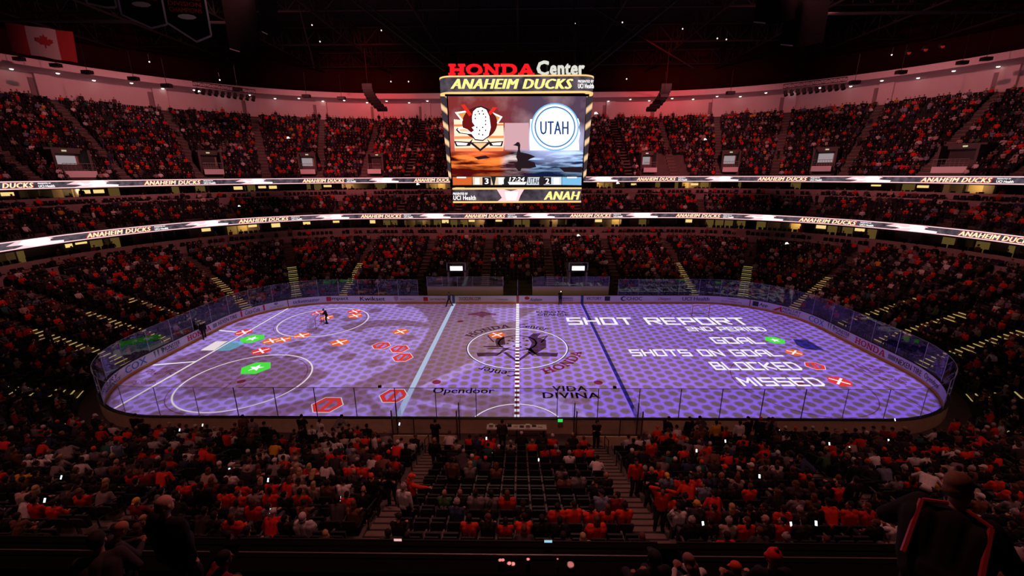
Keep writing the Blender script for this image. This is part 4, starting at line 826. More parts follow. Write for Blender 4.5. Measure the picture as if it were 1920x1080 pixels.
for (x0, y0, x1, y1, lab) in ((1412, -10, 1478, 50, 'large dim banner with pale lower edge in the upper right rafters'), (1462, 10, 1530, 92, 'dark rounded banner with small white edge at upper right'), (492, 8, 524, 68, 'dim white-edged banner hanging left of centre in the rafters'), (432, 8, 486, 100, 'dark banner behind the white-edged one at upper left')):
    d = 34; sc = d/FPX; p = atd(x0, y1, d); w_, h_ = (x1-x0)*sc, (y1-y0)*sc; o = MB().prism([(0, .3), (w_*.5, 0), (w_, .25), (w_, h_), (0, h_)], 0, .03, 0, lambda p_: (p_[0], p_[2], p_[1])).build('hanging_banner', bc, None, loc=p); MB().prism([(0, .3), (w_*.3, .12), (w_*.3, .2), (0, .38)], -.012, -.002, 0, lambda p_: (p_[0], p_[2], p_[1])).build('pale_edge', bw, o); o.rotation_euler = (0, 0, .3 if x0 < 900 else -.3); tag(o, lab, 'banner', 'banners in the rafters')
q = [Vector(atd(8, 42, 40)), Vector(atd(135, 60, 46)), Vector(atd(146, 118, 46)), Vector(atd(22, 97, 40))]
fl = tag(empty('canada_flag', q[0]), 'large red and white maple leaf flag hanging at upper left', 'flag')
def bil(u, v): return q[0].lerp(q[1], u).lerp(q[3].lerp(q[2], u), v)-q[0]
fn = (q[1]-q[0]).cross(q[3]-q[0]).normalized(); fn = fn if fn.y < 0 else -fn
def fgrid(u0, u1, name, m):
    mb = MB(); n, k = 8, 8; vs = []
    for side in (0, .02):
        for j in range(k+1):
            for i in range(n+1):
                u = u0+(u1-u0)*i/n; v = j/k; vs.append(tuple(bil(u, v)+fn*(.08*math.sin(u*14+v*2)+side)))
    fs = []; o_ = (n+1)*(k+1)
    for j in range(k):
        for i in range(n): a = j*(n+1)+i; fs += [(a, a+1, a+n+2, a+n+1), (a+o_+n+1, a+o_+n+2, a+o_+1, a+o_)]
    mb.add(vs, fs).build(name, m, fl)
fgrid(0, .27, 'red_stripe', flr); fgrid(.27, .73, 'white_field', flw); fgrid(.73, 1, 'red_stripe', flr)
LEAF = [(0, 1), (.11, .72), (.26, .80), (.22, .42), (.42, .60), (.46, .50), (.66, .54), (.58, .34), (.68, .28), (.34, .0), (.38, -.12), (.05, -.08), (.06, -.42), (-.06, -.42), (-.05, -.08), (-.38, -.12), (-.34, 0), (-.68, .28), (-.58, .34), (-.66, .54), (-.46, .50), (-.42, .60), (-.22, .42), (-.26, .80), (-.11, .72)]
mb = MB(); n = len(LEAF); vs = [tuple(bil(.5+a*.21, .56-b*.33)+fn*.13) for a, b in LEAF]; vs.append(tuple(bil(.5, .5)+fn*.13)); mb.add(vs, [(i, (i+1) % n, n) for i in range(n)]).build('maple_leaf', flr, fl)
# ================= SCOREBOARD =================
YF = -5.4
def Wp(px, py, off=0): p = aty(px, py, YF-off); return (p[0], p[1], p[2])
Z = lambda X, Y: (780+X/3.6, 100+Y/3.6)
sb = tag(empty('centre_scoreboard', (0, 0, 12.6)), 'huge hanging centre scoreboard with glowing video screens above the ice', 'scoreboard')
def sp(name, mb, m, smooth=False): o = mb.build(name, m, None, smooth); o.parent = sb; o.matrix_parent_inverse = Matrix.Translation((0, 0, -12.6)); return o
def zpoly(polys, off, name, m):
    mb = MB()
    for p in polys: mb.add([Wp(*Z(x, y), off) for x, y in p], [tuple(range(len(p)))])
    return sp(name, mb, m)
zc = {k: Wp(*Z(*k)) for k in ((145, 155), (1213, 155), (1213, 268), (145, 268), (215, 290), (1150, 290), (1115, 895), (245, 895), (248, 912), (1112, 1005))}
xL, xR = zc[(145, 155)][0], zc[(1213, 155)][0]; zt0, zt1 = zc[(145, 268)][2], zc[(145, 155)][2]
# top band: rounded-square ring
def rsq(hx, hy, r, cx=(xL+xR)/2, n=6):
    out = []
    for qx, qy, a0 in ((1, 1, 0), (-1, 1, PI/2), (-1, -1, PI), (1, -1, 1.5*PI)):
        for i in range(n+1): a = a0+PI/2*i/n; out.append((cx+qx*(hx-r)+r*math.cos(a), qy*(hy-r)+r*math.sin(a)))
    return out
HX = (xR-xL)/2; HY = -YF
sp('top_band', MB().prism(rsq(HX, HY, .9), zt0, zt1), M['ribbon_bg'])
for z0, z1 in ((zt0-.03, zt0+.06), (zt1-.06, zt1+.03)): sp('band_trim', MB().prism(rsq(HX+.02, HY+.02, .9), z0, z1), M['led_gold'])
sp('top_plate', MB().prism(rsq(HX-.5, HY-.5, .6), zt1+.05, zt1+.25), M['black'])
# main body, tapering downward
za = zt0-.06; zb = zc[(245, 895)][2]-.1
b0 = rsq(HX-.55, HY-.02, .3); b1 = rsq(HX-1.15, HY-.02, .3); mb = MB(); n = len(b0)
mb.add([(x, y*.985, za) for x, y in b0]+[(x, y*.985, zb) for x, y in b1], [tuple(range(n)), tuple(range(n, 2*n))[::-1]]+[(i, n+i, n+(i+1) % n, (i+1) % n) for i in range(n)]); sp('housing', mb, M['black'])
# screens (front and a like one at each side and the back)
def shader_screen():
    m = bpy.data.materials.new('main_screen_picture'); m.use_nodes = True; nt = m.node_tree; nt.nodes.clear(); N = NT(nt)
    tc = N.n('ShaderNodeTexCoord'); x, y, z = N.xyz(tc.outputs['Object'])
    zs = lambda Y: Wp(*Z(600, Y))[2]; xs = lambda X: Wp(*Z(X, 500))[0]
    nz = N.n('ShaderNodeTexNoise'); N.put(nz.inputs['Vector'], tc.outputs['Object']); nz.inputs['Scale'].default_value = .55; nz.inputs['Detail'].default_value = 6
    lr = N.sst(x, xs(560), xs(800))
    sky = N.mix(lr, C4((.22, .03, .03)), C4((.09, .05, .09))); sky = N.mix(N.mul(N.sst(nz.outputs[0], .45, .75), .5), sky, C4((.55, .33, .34)))
    mp = N.n('ShaderNodeMapping'); N.put(mp.inputs[0], tc.outputs['Object']); mp.inputs['Scale'].default_value = (.45, 1, 3.4)
    n2 = N.n('ShaderNodeTexNoise'); N.put(n2.inputs['Vector'], mp.outputs[0]); n2.inputs['Scale'].default_value = 1.2; n2.inputs['Detail'].default_value = 5
    k = N.sst(n2.outputs[0], .42, .60)
    fire = N.mix(k, C4((.04, .002, .002)), C4((1.4, .30, .05))); ic = N.mix(k, C4((.01, .02, .08)), C4((.55, .85, 1.3))); mid = N.mix(k, C4((.03, .01, .015)), C4((.8, .62, .62)))
    water = N.mix(N.sst(x, xs(560), xs(610)), fire, mid); water = N.mix(N.sst(x, xs(730), xs(800)), water, ic)
    deepw = N.mul(N.sst(N.mul(z, -1.0), -zs(715), -zs(800)), .75); water = N.mix(deepw, water, N.mix(lr, C4((.10, .004, .004)), C4((.004, .008, .04))))
    horizon = N.sst(z, zs(668), zs(655)); col = N.mix(horizon, water, sky)
    # glows behind the crests and in the doorway
    def glow(cx, cz, rx, rz, c, col, kk=1.0):
        u = N.m('DIVIDE', N.sub(x, xs(cx)), rx); v = N.m('DIVIDE', N.sub(z, zs(cz)), rz); d = N.m('SQRT', N.add(N.mul(u, u), N.mul(v, v))); return N.mix(N.mul(N.sst(N.mul(d, -1.0), -1, 0), kk), col, c)
    col = glow(930, 600, 3.0, 1.6, C4((.75, .85, 1.4)), col); col = glow(420, 600, 2.6, 1.4, C4((1.2, .16, .06)), col); col = glow(680, 575, 1.6, .9, C4((1.2, .95, 1.0)), col)
    e = N.n('ShaderNodeEmission'); N.put(e.inputs[0], col); e.inputs[1].default_value = 1.1; o = N.n('ShaderNodeOutputMaterial'); N.put(o.inputs[0], e.outputs[0]); return m
mb = MB(); 
scr = sp('main_screen', MB().add([Wp(*Z(215, 290), .02), Wp(*Z(1150, 290), .02), Wp(*Z(1120, 828), .02), Wp(*Z(242, 828), .02)], [(0, 1, 2, 3)]), shader_screen())
scr.parent = None; scr.parent = sb; scr.matrix_parent_inverse = Matrix.Translation((0, 0, -12.6))
sp('screen_frame', MB().add([Wp(*Z(195, 275), .005), Wp(*Z(1170, 275), .005), Wp(*Z(1128, 905), .005), Wp(*Z(232, 905), .005)], [(0, 1, 2, 3)]), M['black'])
SW, SO, SK, SR = M['led_w'], M['led_o'], emat('screen_black', (.02, .01, .015), 1), emat('screen_red', (.85, .03, .02), 1)
hot = emat('screen_hot', (1, .62, .45), 1.5); icew = emat('screen_ice', (.80, .93, 1), 1.8); peach = emat('screen_peach', (1, .55, .28), 1.2)
zpoly([[(255, 445), (310, 450), (345, 470), (590, 470), (592, 600), (588, 660), (262, 660), (258, 560)]], .03, 'crest_glow', hot)
zpoly([[(770, 445), (1095, 440), (1105, 470), (1098, 500), (1108, 540), (1098, 590), (1102, 655), (768, 655)]], .03, 'crest_glow', icew)
zpoly([[(598, 470), (762, 470), (762, 650), (598, 650)]], .025, 'doorway_glow', emat('screen_doorway', (.78, .45, .50), .9))
def ell(cx, cy, rx, ry, n=36): return [(cx+rx*math.cos(2*PI*i/n), cy+ry*math.sin(2*PI*i/n)) for i in range(n)]
def zring(cx, cy, r0, r1, n=40, off=.05, name='ring', m=None):
    a = ell(cx, cy, r0, r0, n); b = ell(cx, cy, r1, r1, n); return zpoly([[a[i], a[(i+1) % n], b[(i+1) % n], b[i]] for i in range(n)], off, name, m)
# team crest on the left of the picture
zpoly([[(265, 400), (340, 390), (315, 455)], [(580, 430), (505, 395), (545, 470)]], .035, 'crest_corner', emat('screen_gold', (.85, .35, .10), 1))
zpoly([[(262, 398), (345, 386), (345, 396), (280, 406), (318, 450), (310, 460)], [(584, 428), (500, 390), (500, 402), (568, 432), (545, 468), (552, 476)]], .04, 'crest_outline', SW)
zpoly([[(255, 480+40*k), (592, 476+40*k), (592, 488+40*k), (255, 494+40*k)] for k in (0, 2, 4)][:1], .034, 'glow_streak', emat('screen_flame', (1, .22, .06), 1.1)); zpoly([[(255, 560), (592, 556), (592, 572), (255, 578)]], .034, 'glow_streak', M['led_o']); zpoly([[(262, 640), (588, 636), (588, 660), (262, 660)]], .034, 'glow_streak', M['led_o'])
zpoly([ell(430, 470, 118, 110)], .040, 'crest_disc', SK); zpoly([ell(430, 470, 114, 106)], .042, 'crest_disc', emat('screen_wine', (.16, .008, .008), 1))
zpoly([[(302, 348), (328, 344), (378, 412), (360, 425)]], .044, 'crossed_stick', SR); zpoly([[(548, 366), (520, 362), (486, 405), (502, 418)]], .044, 'crossed_stick', SR)
zpoly([[(256, 592), (360, 598), (385, 575), (365, 625), (270, 628)], [(590, 592), (500, 598), (478, 575), (500, 625), (580, 628)]], .044, 'stick_blade', SK)
zpoly([[(270, 600), (350, 606), (340, 620), (280, 620)], [(578, 600), (510, 606), (520, 620), (570, 620)]], .046, 'stick_tape', SW)
zpoly([[(355, 600), (510, 600), (434, 662)]], .043, 'crest_point', SK); zpoly([[(385, 605), (480, 605), (434, 645)]], .045, 'crest_point', peach)
MASK = [(378, 430), (386, 392), (410, 370), (440, 364), (474, 380), (495, 425), (505, 500), (490, 556), (450, 584), (400, 578), (375, 545), (300, 535), (280, 515), (288, 503), (312, 500), (345, 512), (372, 534), (392, 520), (376, 500), (398, 490), (380, 465)]
zpoly([[(435+(a-435)*1.07, 478+(b-478)*1.08) for a, b in MASK]], .048, 'crest_mask_outline', SK)
zpoly([MASK], .05, 'crest_mask', M['led_w'])
zpoly([[(290, 512), (330, 508), (365, 528), (300, 528)]], .054, 'crest_bill', peach)
zpoly([ell(a, b, 5, 6, 8) for a, b in ((400, 415), (420, 392), (448, 388), (428, 408), (455, 410), (470, 430), (400, 440), (470, 480), (450, 500), (430, 520), (470, 520), (425, 545), (450, 550), (470, 455), (410, 500))], .055, 'crest_mask_hole', SK)
# visitor crest on the right
zpoly([ell(938, 497, 152, 152, 44)], .04, 'round_crest', M['led_w']); zring(938, 497, 152, 162, off=.044, name='round_crest_ring', m=M['led_b']); zring(938, 497, 130, 138, off=.046, name='round_crest_ring', m=M['led_db']); zring(938, 497, 126, 132, off=.048, name='round_crest_ring', m=emat('screen_sky', (.35, .65, 1), 1.2))
def ztext(t, X0, X1, Y0, Y1, off, name, m, bold=.02, shear=0):
    v, f, asp = text_mesh(t, bold=bold, shear=shear); mb = MB(); mb.add([Wp(*Z(X0+(X1-X0)*p[0], Y1+(Y0-Y1)*p[1]), off) for p in v], f); return sp(name, mb, m)
ztext('UTAH', 838, 1030, 458, 548, .052, 'crest_word', M['led_db'], bold=.05)
# bird on the water
zpoly([[(654, 620), (672, 610), (684, 598), (698, 602), (704, 618), (702, 650), (706, 668), (740, 674), (775, 684), (806, 698), (772, 712), (755, 722), (800, 736), (812, 768), (770, 776), (712, 776), (705, 795), (692, 795), (668, 766), (686, 724), (676, 700), (680, 676), (688, 650), (688, 628), (676, 624)]], .058, 'bird_silhouette', SK)
zpoly([[(965, 770), (1120, 765), (1120, 805), (1000, 800)], [(390, 700), (470, 690), (500, 705), (420, 718)]], .056, 'dark_water', SK)
# score strip
zpoly([[(244, 828), (1118, 828), (1116, 893), (247, 893)]], .03, 'score_strip', M['led_k'])
zpoly([[(247, 836), (378, 834), (378, 888), (249, 889)]], .04, 'score_panel', M['led_or']); zpoly([[(985, 834), (1117, 836), (1116, 890), (985, 888)]], .04, 'score_panel', M['led_lb'])
cr_ = emat('score_cream', (.85, .62, .42), 1); zpoly([[(382, 834), (505, 834), (520, 888), (384, 888)], [(540, 836), (600, 836), (580, 888), (530, 888)]], .04, 'score_panel', cr_); zpoly([[(755, 836), (835, 836), (830, 888), (745, 888)], [(862, 834), (982, 834), (982, 888), (862, 888)]], .04, 'score_panel', emat('score_pale', (.7, .78, .85), 1))
zpoly([[(398, 842), (428, 842), (428, 884), (398, 884)], [(930, 842), (968, 842), (968, 884), (930, 884)], [(275, 834), (338, 834), (338, 842), (275, 842)], [(1020, 834), (1085, 834), (1085, 842), (1020, 842)], [(620, 868), (745, 868), (735, 886), (630, 886)], [(555, 840), (590, 840), (592, 882), (560, 884)]], .045, 'score_panel', M['led_w'])
zpoly([[(448, 836), (505, 836), (505, 888), (448, 888)], [(862, 836), (912, 836), (912, 884), (862, 884)]], .048, 'score_tile', SK)
ztext('3', 464, 490, 844, 882, .055, 'home_score', M['led_w'], .05); ztext('2', 874, 900, 844, 880, .055, 'visitor_score', M['led_w'], .05); ztext('17:24', 628, 732, 836, 864, .055, 'game_clock', M['led_w'], .05, .2); ztext('UTAH', 756, 834, 842, 882, .055, 'visitor_name', SK, .05)
# slanted light columns at the sides
m = bpy.data.materials.new('striped_led'); m.use_nodes = True; nt = m.node_tree; nt.nodes.clear(); N = NT(nt); tc = N.n('ShaderNodeTexCoord'); x, y, z = N.xyz(tc.outputs['Object'])
st = N.m('SINE', N.add(N.mul(z, 6.2), N.mul(N.m('ABSOLUTE', x), -5.0))); e = N.n('ShaderNodeEmission'); N.put(e.inputs[0], N.mix(N.sst(st, .1, .9), C4((.05, .035, .045)), C4((1, .66, .36)))); e.inputs[1].default_value = 1; o = N.n('ShaderNodeOutputMaterial'); N.put(o.inputs[0], e.outputs[0])
for pts in ([(162, 290), (206, 290), (238, 850), (222, 850)], [(1152, 290), (1196, 290), (1146, 850), (1128, 850)]):
    f_ = [Wp(*Z(*p), .015) for p in pts]; bk = [(a, b+.4, c) for a, b, c in f_]; sp('light_column', MB().add(f_+bk, [(0, 1, 2, 3), (4, 7, 6, 5), (0, 4, 5, 1), (1, 5, 6, 2), (2, 6, 7, 3), (3, 7, 4, 0)]), m)
# lower ring
xa, xb = zc[(248, 912)][0], zc[(1112, 1005)][0]; z1_, z0_ = zc[(248, 912)][2], zc[(1112, 1005)][2]
def ring2(hx, hy, cx): return [(cx-hx, -hy), (cx+hx, -hy), (cx+hx, hy), (cx-hx, hy)]
sp('lower_ring', MB().prism(ring2((xb-xa)/2, HY, (xa+xb)/2), z0_, z1_), M['ribbon_bg'])
for a, b in ((z0_-.02, z0_+.10), (z1_-.08, z1_+.02)): sp('band_trim', MB().prism(ring2((xb-xa)/2+.02, HY+.02, (xa+xb)/2), a, b), M['led_gold'])
sp('ring_hanger', MB().prism(ring2(HX-1.4, HY-.8, (xa+xb)/2), z1_+.02, zb), M['black'])
ztext('ANAHEIM DUCKS', 232, 1062, 172, 240, .06, 'band_lettering', M['led_y'], .09, .28); ztext('UCI Health', 1094, 1200, 204, 236, .06, 'band_lettering', M['led_w'], .04); ztext('PRESENTED BY', 1094, 1200, 180, 198, .06, 'band_lettering', M['led_w'], .02)
ztext('UCI Health', 252, 404, 960, 990, .06, 'band_lettering', M['led_w'], .04); ztext('PRESENTED BY', 250, 350, 940, 956, .06, 'band_lettering', M['led_w'], .02); ztext('ANAH', 862, 1110, 932, 988, .06, 'band_lettering', M['led_y'], .09, .28)
zpoly([[(545, 918), (590, 918), (640, 930), (690, 918), (730, 918), (705, 960), (690, 1000), (550, 1000), (580, 975)]], .05, 'band_burst', M['led_p']); zpoly([[(600, 935), (690, 935), (675, 990), (610, 990)]], .055, 'band_burst', M['led_w'])
# name sign standing on top
rs_ = emat('sign_red', (1, .012, .02), 1.0); wsn = emat('sign_white', (.80, .78, .70), .95)
v, f, asp = slab_word('HONDA')
def sign(v, f, X0, X1, Y0, Y1, name, m):
    fr = [Wp(*Z(X0+(X1-X0)*p[0], Y1+(Y0-Y1)*p[1]), -.3) for p in v]; bk = [(a, b+.35, c) for a, b, c in fr]; n = len(fr); mb = MB(); edges = {}
    for face in f:
        for i in range(len(face)): e_ = (face[i], face[(i+1) % len(face)]); edges[tuple(sorted(e_))] = edges.get(tuple(sorted(e_)), 0)+1
    mb.add(fr+bk, list(f)+[tuple(i+n for i in face)[::-1] for face in f]+[(a, b, b+n, a+n) for (a, b), c in edges.items() if c == 1]); return sp(name, mb, m)
sign(v, f, 218, 800, 70, 143, 'sign_letters', rs_)
v, f, asp = text_mesh('C', bold=.05); sign(v, f, 815, 898, 48, 143, 'sign_letters', wsn); v, f, asp = text_mesh('enter', bold=.05); sign(v, f, 905, 1140, 68, 143, 'sign_letters', wsn)
zz1 = zt1+.25
for x in (-4, -2, 0, 2, 4): sp('sign_support', MB().box(x-.05, x+.05, YF+.6, YF+.7, zz1-.1, zz1+.6), M['black'])
for x in (-4, 4):
    for y in (-4, 4): sp('hoist_cable', MB().tube((x, y, zz1), (x*.8, y*.8, 36), .05, n=5), M['steel'])
p = atd(968, 106, 34); sp('winch_box', MB().box(p[0]-.9, p[0]+.9, -1, 1, zz1+.8, zz1+2.4), M['steel'])
# ================= SEATS: every place in the bowl =================
SEATW = .53
def make_rows(aisles, rowf, k0, k1, level, wrap, sfilter, aw=.95):
    A = sorted(sgn(aisles)); iv = list(zip(A[:-1], A[1:])); out = []
    if wrap: iv.append((A[-1], 2*HALF+A[0]))
    for si, (a, b) in enumerate(iv):
        for k in range(k0, k1):
            D, z = rowf(k); l0, l1 = cum(a, D)+aw/2, cum(b, D)-aw/2; n = int((l1-l0)/SEATW)
            if n < 1: continue
            pad = ((l1-l0)-n*SEATW)/2
            for i in range(n):
                s = float(inv(l0+pad+SEATW*(i+.5), D))
                if not sfilter(s, k): continue
                x, y, nx, ny = base(s); out.append((x+nx*D, y+ny*D, z, math.atan2(-ny, -nx)-PI/2, s, D, k, si, i, n, level))
    return out
def f_low(s, k):
    t = abs((s+HALF) % (2*HALF)-HALF)
    if t > 66 and k > 13: return False
    if t > 59.6 and k > 14: return False
    if t < 12.8 and k < 3: return False            # team benches
    if t > HALF-7.5 and k < 2: return False        # penalty boxes
    if 7.8 < t < 10.8 and k < 7 : return False     # tunnels
    if t < 30 and k > 15: return False
    return True
def f_up(s, k):
    if abs(s) > 50: return False
    for ps, wd in PORT:
        kk = (1+34/R_) if abs(ps) > S1 and abs(ps) < S2 else 1
        if abs(s-ps)*kk < wd/2+.55 and 0 <= k <= 6: return False
    return True
SEATS = make_rows(AISL, low_row, 0, 17, 'lower', True, f_low) + make_rows(AISC, club_row, 0, 5, 'club', False, lambda s, k: abs(s) < 55) + make_rows(AISU, up_row, 0, 21, 'upper', False, f_up)
# loge seats behind the suite parapets
for lev, D, z, lim in (('loge', 22.75, 11.62, 52), ('loge', 24.4, 12.02, 52), ('loge', 17.1, 5.82, 57), ('loge', 18.6, 6.42, 57)):
    l0, l1 = cum(-lim, D), cum(lim, D); n = int((l1-l0)/.62)
    for i in range(n):
        if rng.random() < .22: continue
        s = float(inv(l0+.62*(i+.5), D)); x, y, nx, ny = base(s); SEATS.append((x+nx*D, y+ny*D, z, math.atan2(-ny, -nx)-PI/2, s, D, 0, 0, i, n, lev))
# club seats near side behind the ledge
POS = np.array([[a[0], a[1], a[2]+1.15] for a in SEATS]); PX = proj(POS)
vis = (PX[:, 2] > 1) & (PX[:, 0] > -260) & (PX[:, 0] < 2180) & (PX[:, 1] > -60) & (PX[:, 1] < 1130)
SEATS = [s for s, v in zip(SEATS, vis) if v]; PX = PX[vis]; POS = POS[vis]
print('seats in view', len(SEATS))
# ---------- people noted in the photograph: head pixel, top colour, head cover ----------
CLR = dict(k=(.014, .013, .015), o=(.66, .042, .02), r=(.62, .03, .03), w=(.66, .60, .60), g=(.20, .17, .18), d=(.05, .04, .045), n=(.03, .04, .09), t=(.03, .10, .10), b=(.16, .07, .05), m=(.20, .02, .035), y=(.62, .30, .04), e=(.05, .12, .05), u=(.16, .20, .30), c=(.40, .30, .25))
NAME = dict(k='black', o='orange', r='red', w='white', g='grey', d='dark grey', n='navy', t='teal', b='brown', m='maroon', y='mustard', e='green', u='slate blue', c='tan')
HAIRC = dict(s=(.025, .015, .012), l=(.12, .05, .03), y=(.45, .28, .16), a=(.015, .012, .012), h=(.35, .28, .26))
def Z1(L, ox, oy, sc): return [(ox+a/sc, oy+b/sc)+tuple(r) for a, b, *r in L]
NOTED = Z1([(640, 55, 'o', 'c'), (610, 75, 'o', 's'), (460, 60, 'w', 'L'), (515, 165, 'c', 's'), (545, 230, 'w', 'h'), (760, 75, 'r', 'b'), (750, 120, 'o', 's'), (980, 60, 'k', 'W'), (1055, 145, 'o', 'B'), (1135, 160, 'k', 'b'), (1140, 200, 'o', 's'), (925, 150, 'c', 'h'),
  (1240, 190, 'r', 'h'), (1300, 180, 'k', 'L'), (1245, 230, 'k', 'h'), (1320, 230, 'w', 'h'), (1400, 195, 'o', 'L'), (1470, 195, 'o', 's'), (640, 210, 'o', 's'), (740, 200, 't', 's'), (720, 290, 'd', 'O'), (800, 300, 'b', 'L'), (1520, 280, 'w', 's'), (1255, 330, 'g', 's'),
  (1300, 405, 'b', 's'), (1395, 410, 'g', 's'), (1460, 430, 'k', 's'), (1520, 400, 'k', 'B'), (430, 520, 'e', 'B'), (515, 540, 'k', 'B'), (740, 565, 'k', 'C'), (865, 555, 'o', 'L'), (990, 560, 'k', 'b'), (650, 500, 'g', 's'), (800, 505, 'g', 's'), (1520, 560, 'u', 'C'), (1640, 540, 'm', 's'), (1590, 530, 'd', 's'),
  (1215, 640, 'o', 's'), (1345, 650, 'o', 's'), (1465, 650, 'o', 'b'), (1565, 620, 'o', 'L'), (1690, 625, 'o', 'b'), (1060, 650, 'k', 's'), (1115, 690, 'w', 's'), (585, 690, 'o', 's'), (705, 730, 'k', 'L'), (850, 710, 'o', 'a'), (965, 730, 'o', 's'), (1240, 745, 'k', 's'), (1410, 750, 'y', 'y'), (1470, 750, 'o', 'L'),
  (1740, 130, 'w', 's'), (620, 690, 'k', 's'), (210, 750, 'k', 's')], 720, 790, 3.7627)
NOTED += Z1([(420, 140, 'k', 's'), (640, 170, 'o', 's'), (800, 270, 'd', 'b'), (1025, 300, 'w', 's'), (1020, 350, 'c', 's'), (900, 300, 'k', 'c'), (1130, 370, 'r', 's'), (470, 290, 'g', 's'), (480, 350, 'c', 'L'), (1430, 470, 'w', 'L'), (1290, 490, 'r', 's'), (1345, 520, 'o', 's'), (820, 470, 'c', 'y'), (910, 490, 'r', 'y'), (1180, 470, 'd', 's'),
  (575, 540, 'g', 'W'), (735, 550, 'b', 'y'), (840, 550, 'c', 'y'), (980, 640, 'c', 'y'), (730, 640, 'o', 'L'), (560, 650, 'r', 's'), (870, 690, 'c', 'c'), (1265, 610, 'd', 'B'), (1470, 660, 'k', 'O'), (1135, 620, 'k', 's'), (130, 740, 'o', 's'), (200, 700, 'o', 's'), (320, 790, 'g', 's'),
  (600, 820, 'o', 's'), (790, 770, 'o', 'a'), (440, 920, 'r', 'L'), (280, 890, 'g', 'a'), (600, 960, 'r', 'W'), (780, 990, 'w', 'H'), (1300, 880, 'b', 'L'), (1280, 960, 'k', 'L'), (110, 920, 'k', 's'), (1670, 130, 'w', 'a'), (1780, 270, 'w', 's'), (1560, 360, 'r', 's'), (1660, 360, 'k', 'O'), (1350, 350, 'b', 's'), (50, 380, 'o', 's'), (1170, 850, 'd', 's'), (1440, 830, 'k', 'B'), (900, 1010, 'n', 'c'), (40, 1040, 'd', 's')], 400, 770, 5.0526)
NOTED += Z1([(1120, 180, 'o', 's'), (1060, 230, 'o', 's'), (1390, 180, 'o', 's'), (1360, 240, 'w', 's'), (1590, 230, 'k', 'W'), (1600, 280, 'w', 's'), (1750, 200, 'o', 's'), (1490, 300, 'o', 's'), (1780, 300, 'o', 's'), (1840, 370, 'r', 's'), (850, 390, 'g', 'O'), (1040, 340, 'u', 's'), (1385, 430, 'k', 'W'), (1220, 490, 'b', 's'), (1390, 540, 'o', 'a'), (1200, 540, 'r', 'L'),
  (1040, 560, 'k', 's'), (740, 600, 'k', 's'), (680, 680, 'o', 'L'), (1230, 770, 'm', 'Y'), (400, 620, 'k', 's'), (190, 420, 'w', 'W'), (310, 430, 'w', 's'), (480, 470, 'g', 's'), (300, 290, 'o', 's'), (170, 750, 'c', 's'), (170, 850, 'w', 's'), (220, 950, 'b', 's'), (500, 130, 'k', 'O'), (740, 95, 'k', 'W'), (350, 160, 'r', 'W'), (1720, 760, 'k', 's'), (1800, 700, 'r', 's'), (1600, 400, 'k', 'a')], 0, 770, 4.8)
NOTED += Z1([(310, 165, 'd', 's'), (350, 160, 'k', 's'), (520, 190, 'c', 'L'), (300, 300, 'w', 'h'), (420, 280, 'o', 'O'), (495, 270, 'o', 's'), (560, 300, 'o', 's'), (545, 380, 'k', 'O'), (600, 390, 'g', 'g'), (800, 430, 'o', 's'), (910, 410, 'o', 'W'), (660, 460, 'o', 's'), (1040, 480, 'r', 's'), (1200, 500, 'o', 's'), (1330, 480, 'b', 's'),
  (800, 590, 'd', 'h'), (945, 600, 'k', 'O'), (1075, 620, 'k', 'W'), (1185, 640, 'k', 'W'), (1090, 690, 'c', 'L'), (550, 660, 'o', 's'), (660, 690, 'r', 's'), (730, 700, 'o', 's'), (430, 700, 'u', 'Y'), (1360, 630, 'd', 's'), (1420, 520, 'k', 'W'), (1460, 440, 'u', 's'), (1510, 460, 'g', 's'), (1700, 330, 'd', 's'), (1520, 245, 'k', 'W'), (1670, 490, 'k', 's'), (1890, 350, 'k', 'C'),
  (1430, 590, 'd', 's'), (1865, 230, 'd', 'W')], 1150, 750, 4.8)
NOTED += Z1([(725, 380, 'd', 'Y'), (860, 330, 'm', 's'), (1070, 370, 'd', 'y'), (1000, 430, 'c', 'h'), (1220, 420, 'o', 'L'), (1370, 370, 'k', 's'), (1390, 520, 'd', 'B'), (1655, 400, 'd', 'h'), (1650, 450, 'd', 's'), (870, 510, 'k', 's'), (990, 610, 'r', 's'), (1450, 380, 'o', 's'), (1780, 280, 'b', 'L'), (1860, 380, 'k', 'C'), (90, 350, 'o', 'b'), (25, 240, 'm', 's')], 1150, 880, 4.8)
NOTED += Z1([(120, 350, 'k', 'W'), (250, 400, 'r', 's'), (390, 420, 'c', 'L'), (745, 270, 'o', 's'), (960, 280, 't', 's'), (1060, 260, 'w', 'c'), (490, 310, 'k', 'W'), (410, 350, 'o', 's'), (500, 350, 'o', 's'), (870, 390, 'o', 's'), (1110, 390, 'o', 's'), (1210, 390, 'o', 's'), (970, 500, 'w', 's'), (640, 480, 'w', 's'), (690, 490, 'o', 's'), (850, 600, 'k', 'h'), (660, 620, 'u', 'C'), (1420, 170, 'o', 's'), (1600, 270, 'd', 'W'), (1590, 570, 'o', 's'),
  (1100, 400, 'o', 's'), (1360, 510, 'k', 'W'), (1340, 660, 'c', 's'), (1210, 640, 'o', 's'), (1330, 740, 'o', 's'), (780, 700, 'g', 's'), (860, 700, 'r', 'L'), (1530, 750, 'c', 's'), (200, 960, 'o', 'a'), (300, 970, 'o', 'a'), (510, 1030, 'o', 'L'), (620, 1000, 'r', 'y'), (760, 1050, 'w', 's'), (630, 850, 'k', 'a'), (1830, 850, 'g', 's'), (1450, 440, 'r', 's'), (1830, 340, 'w', 's')], 1520, 750, 4.8)
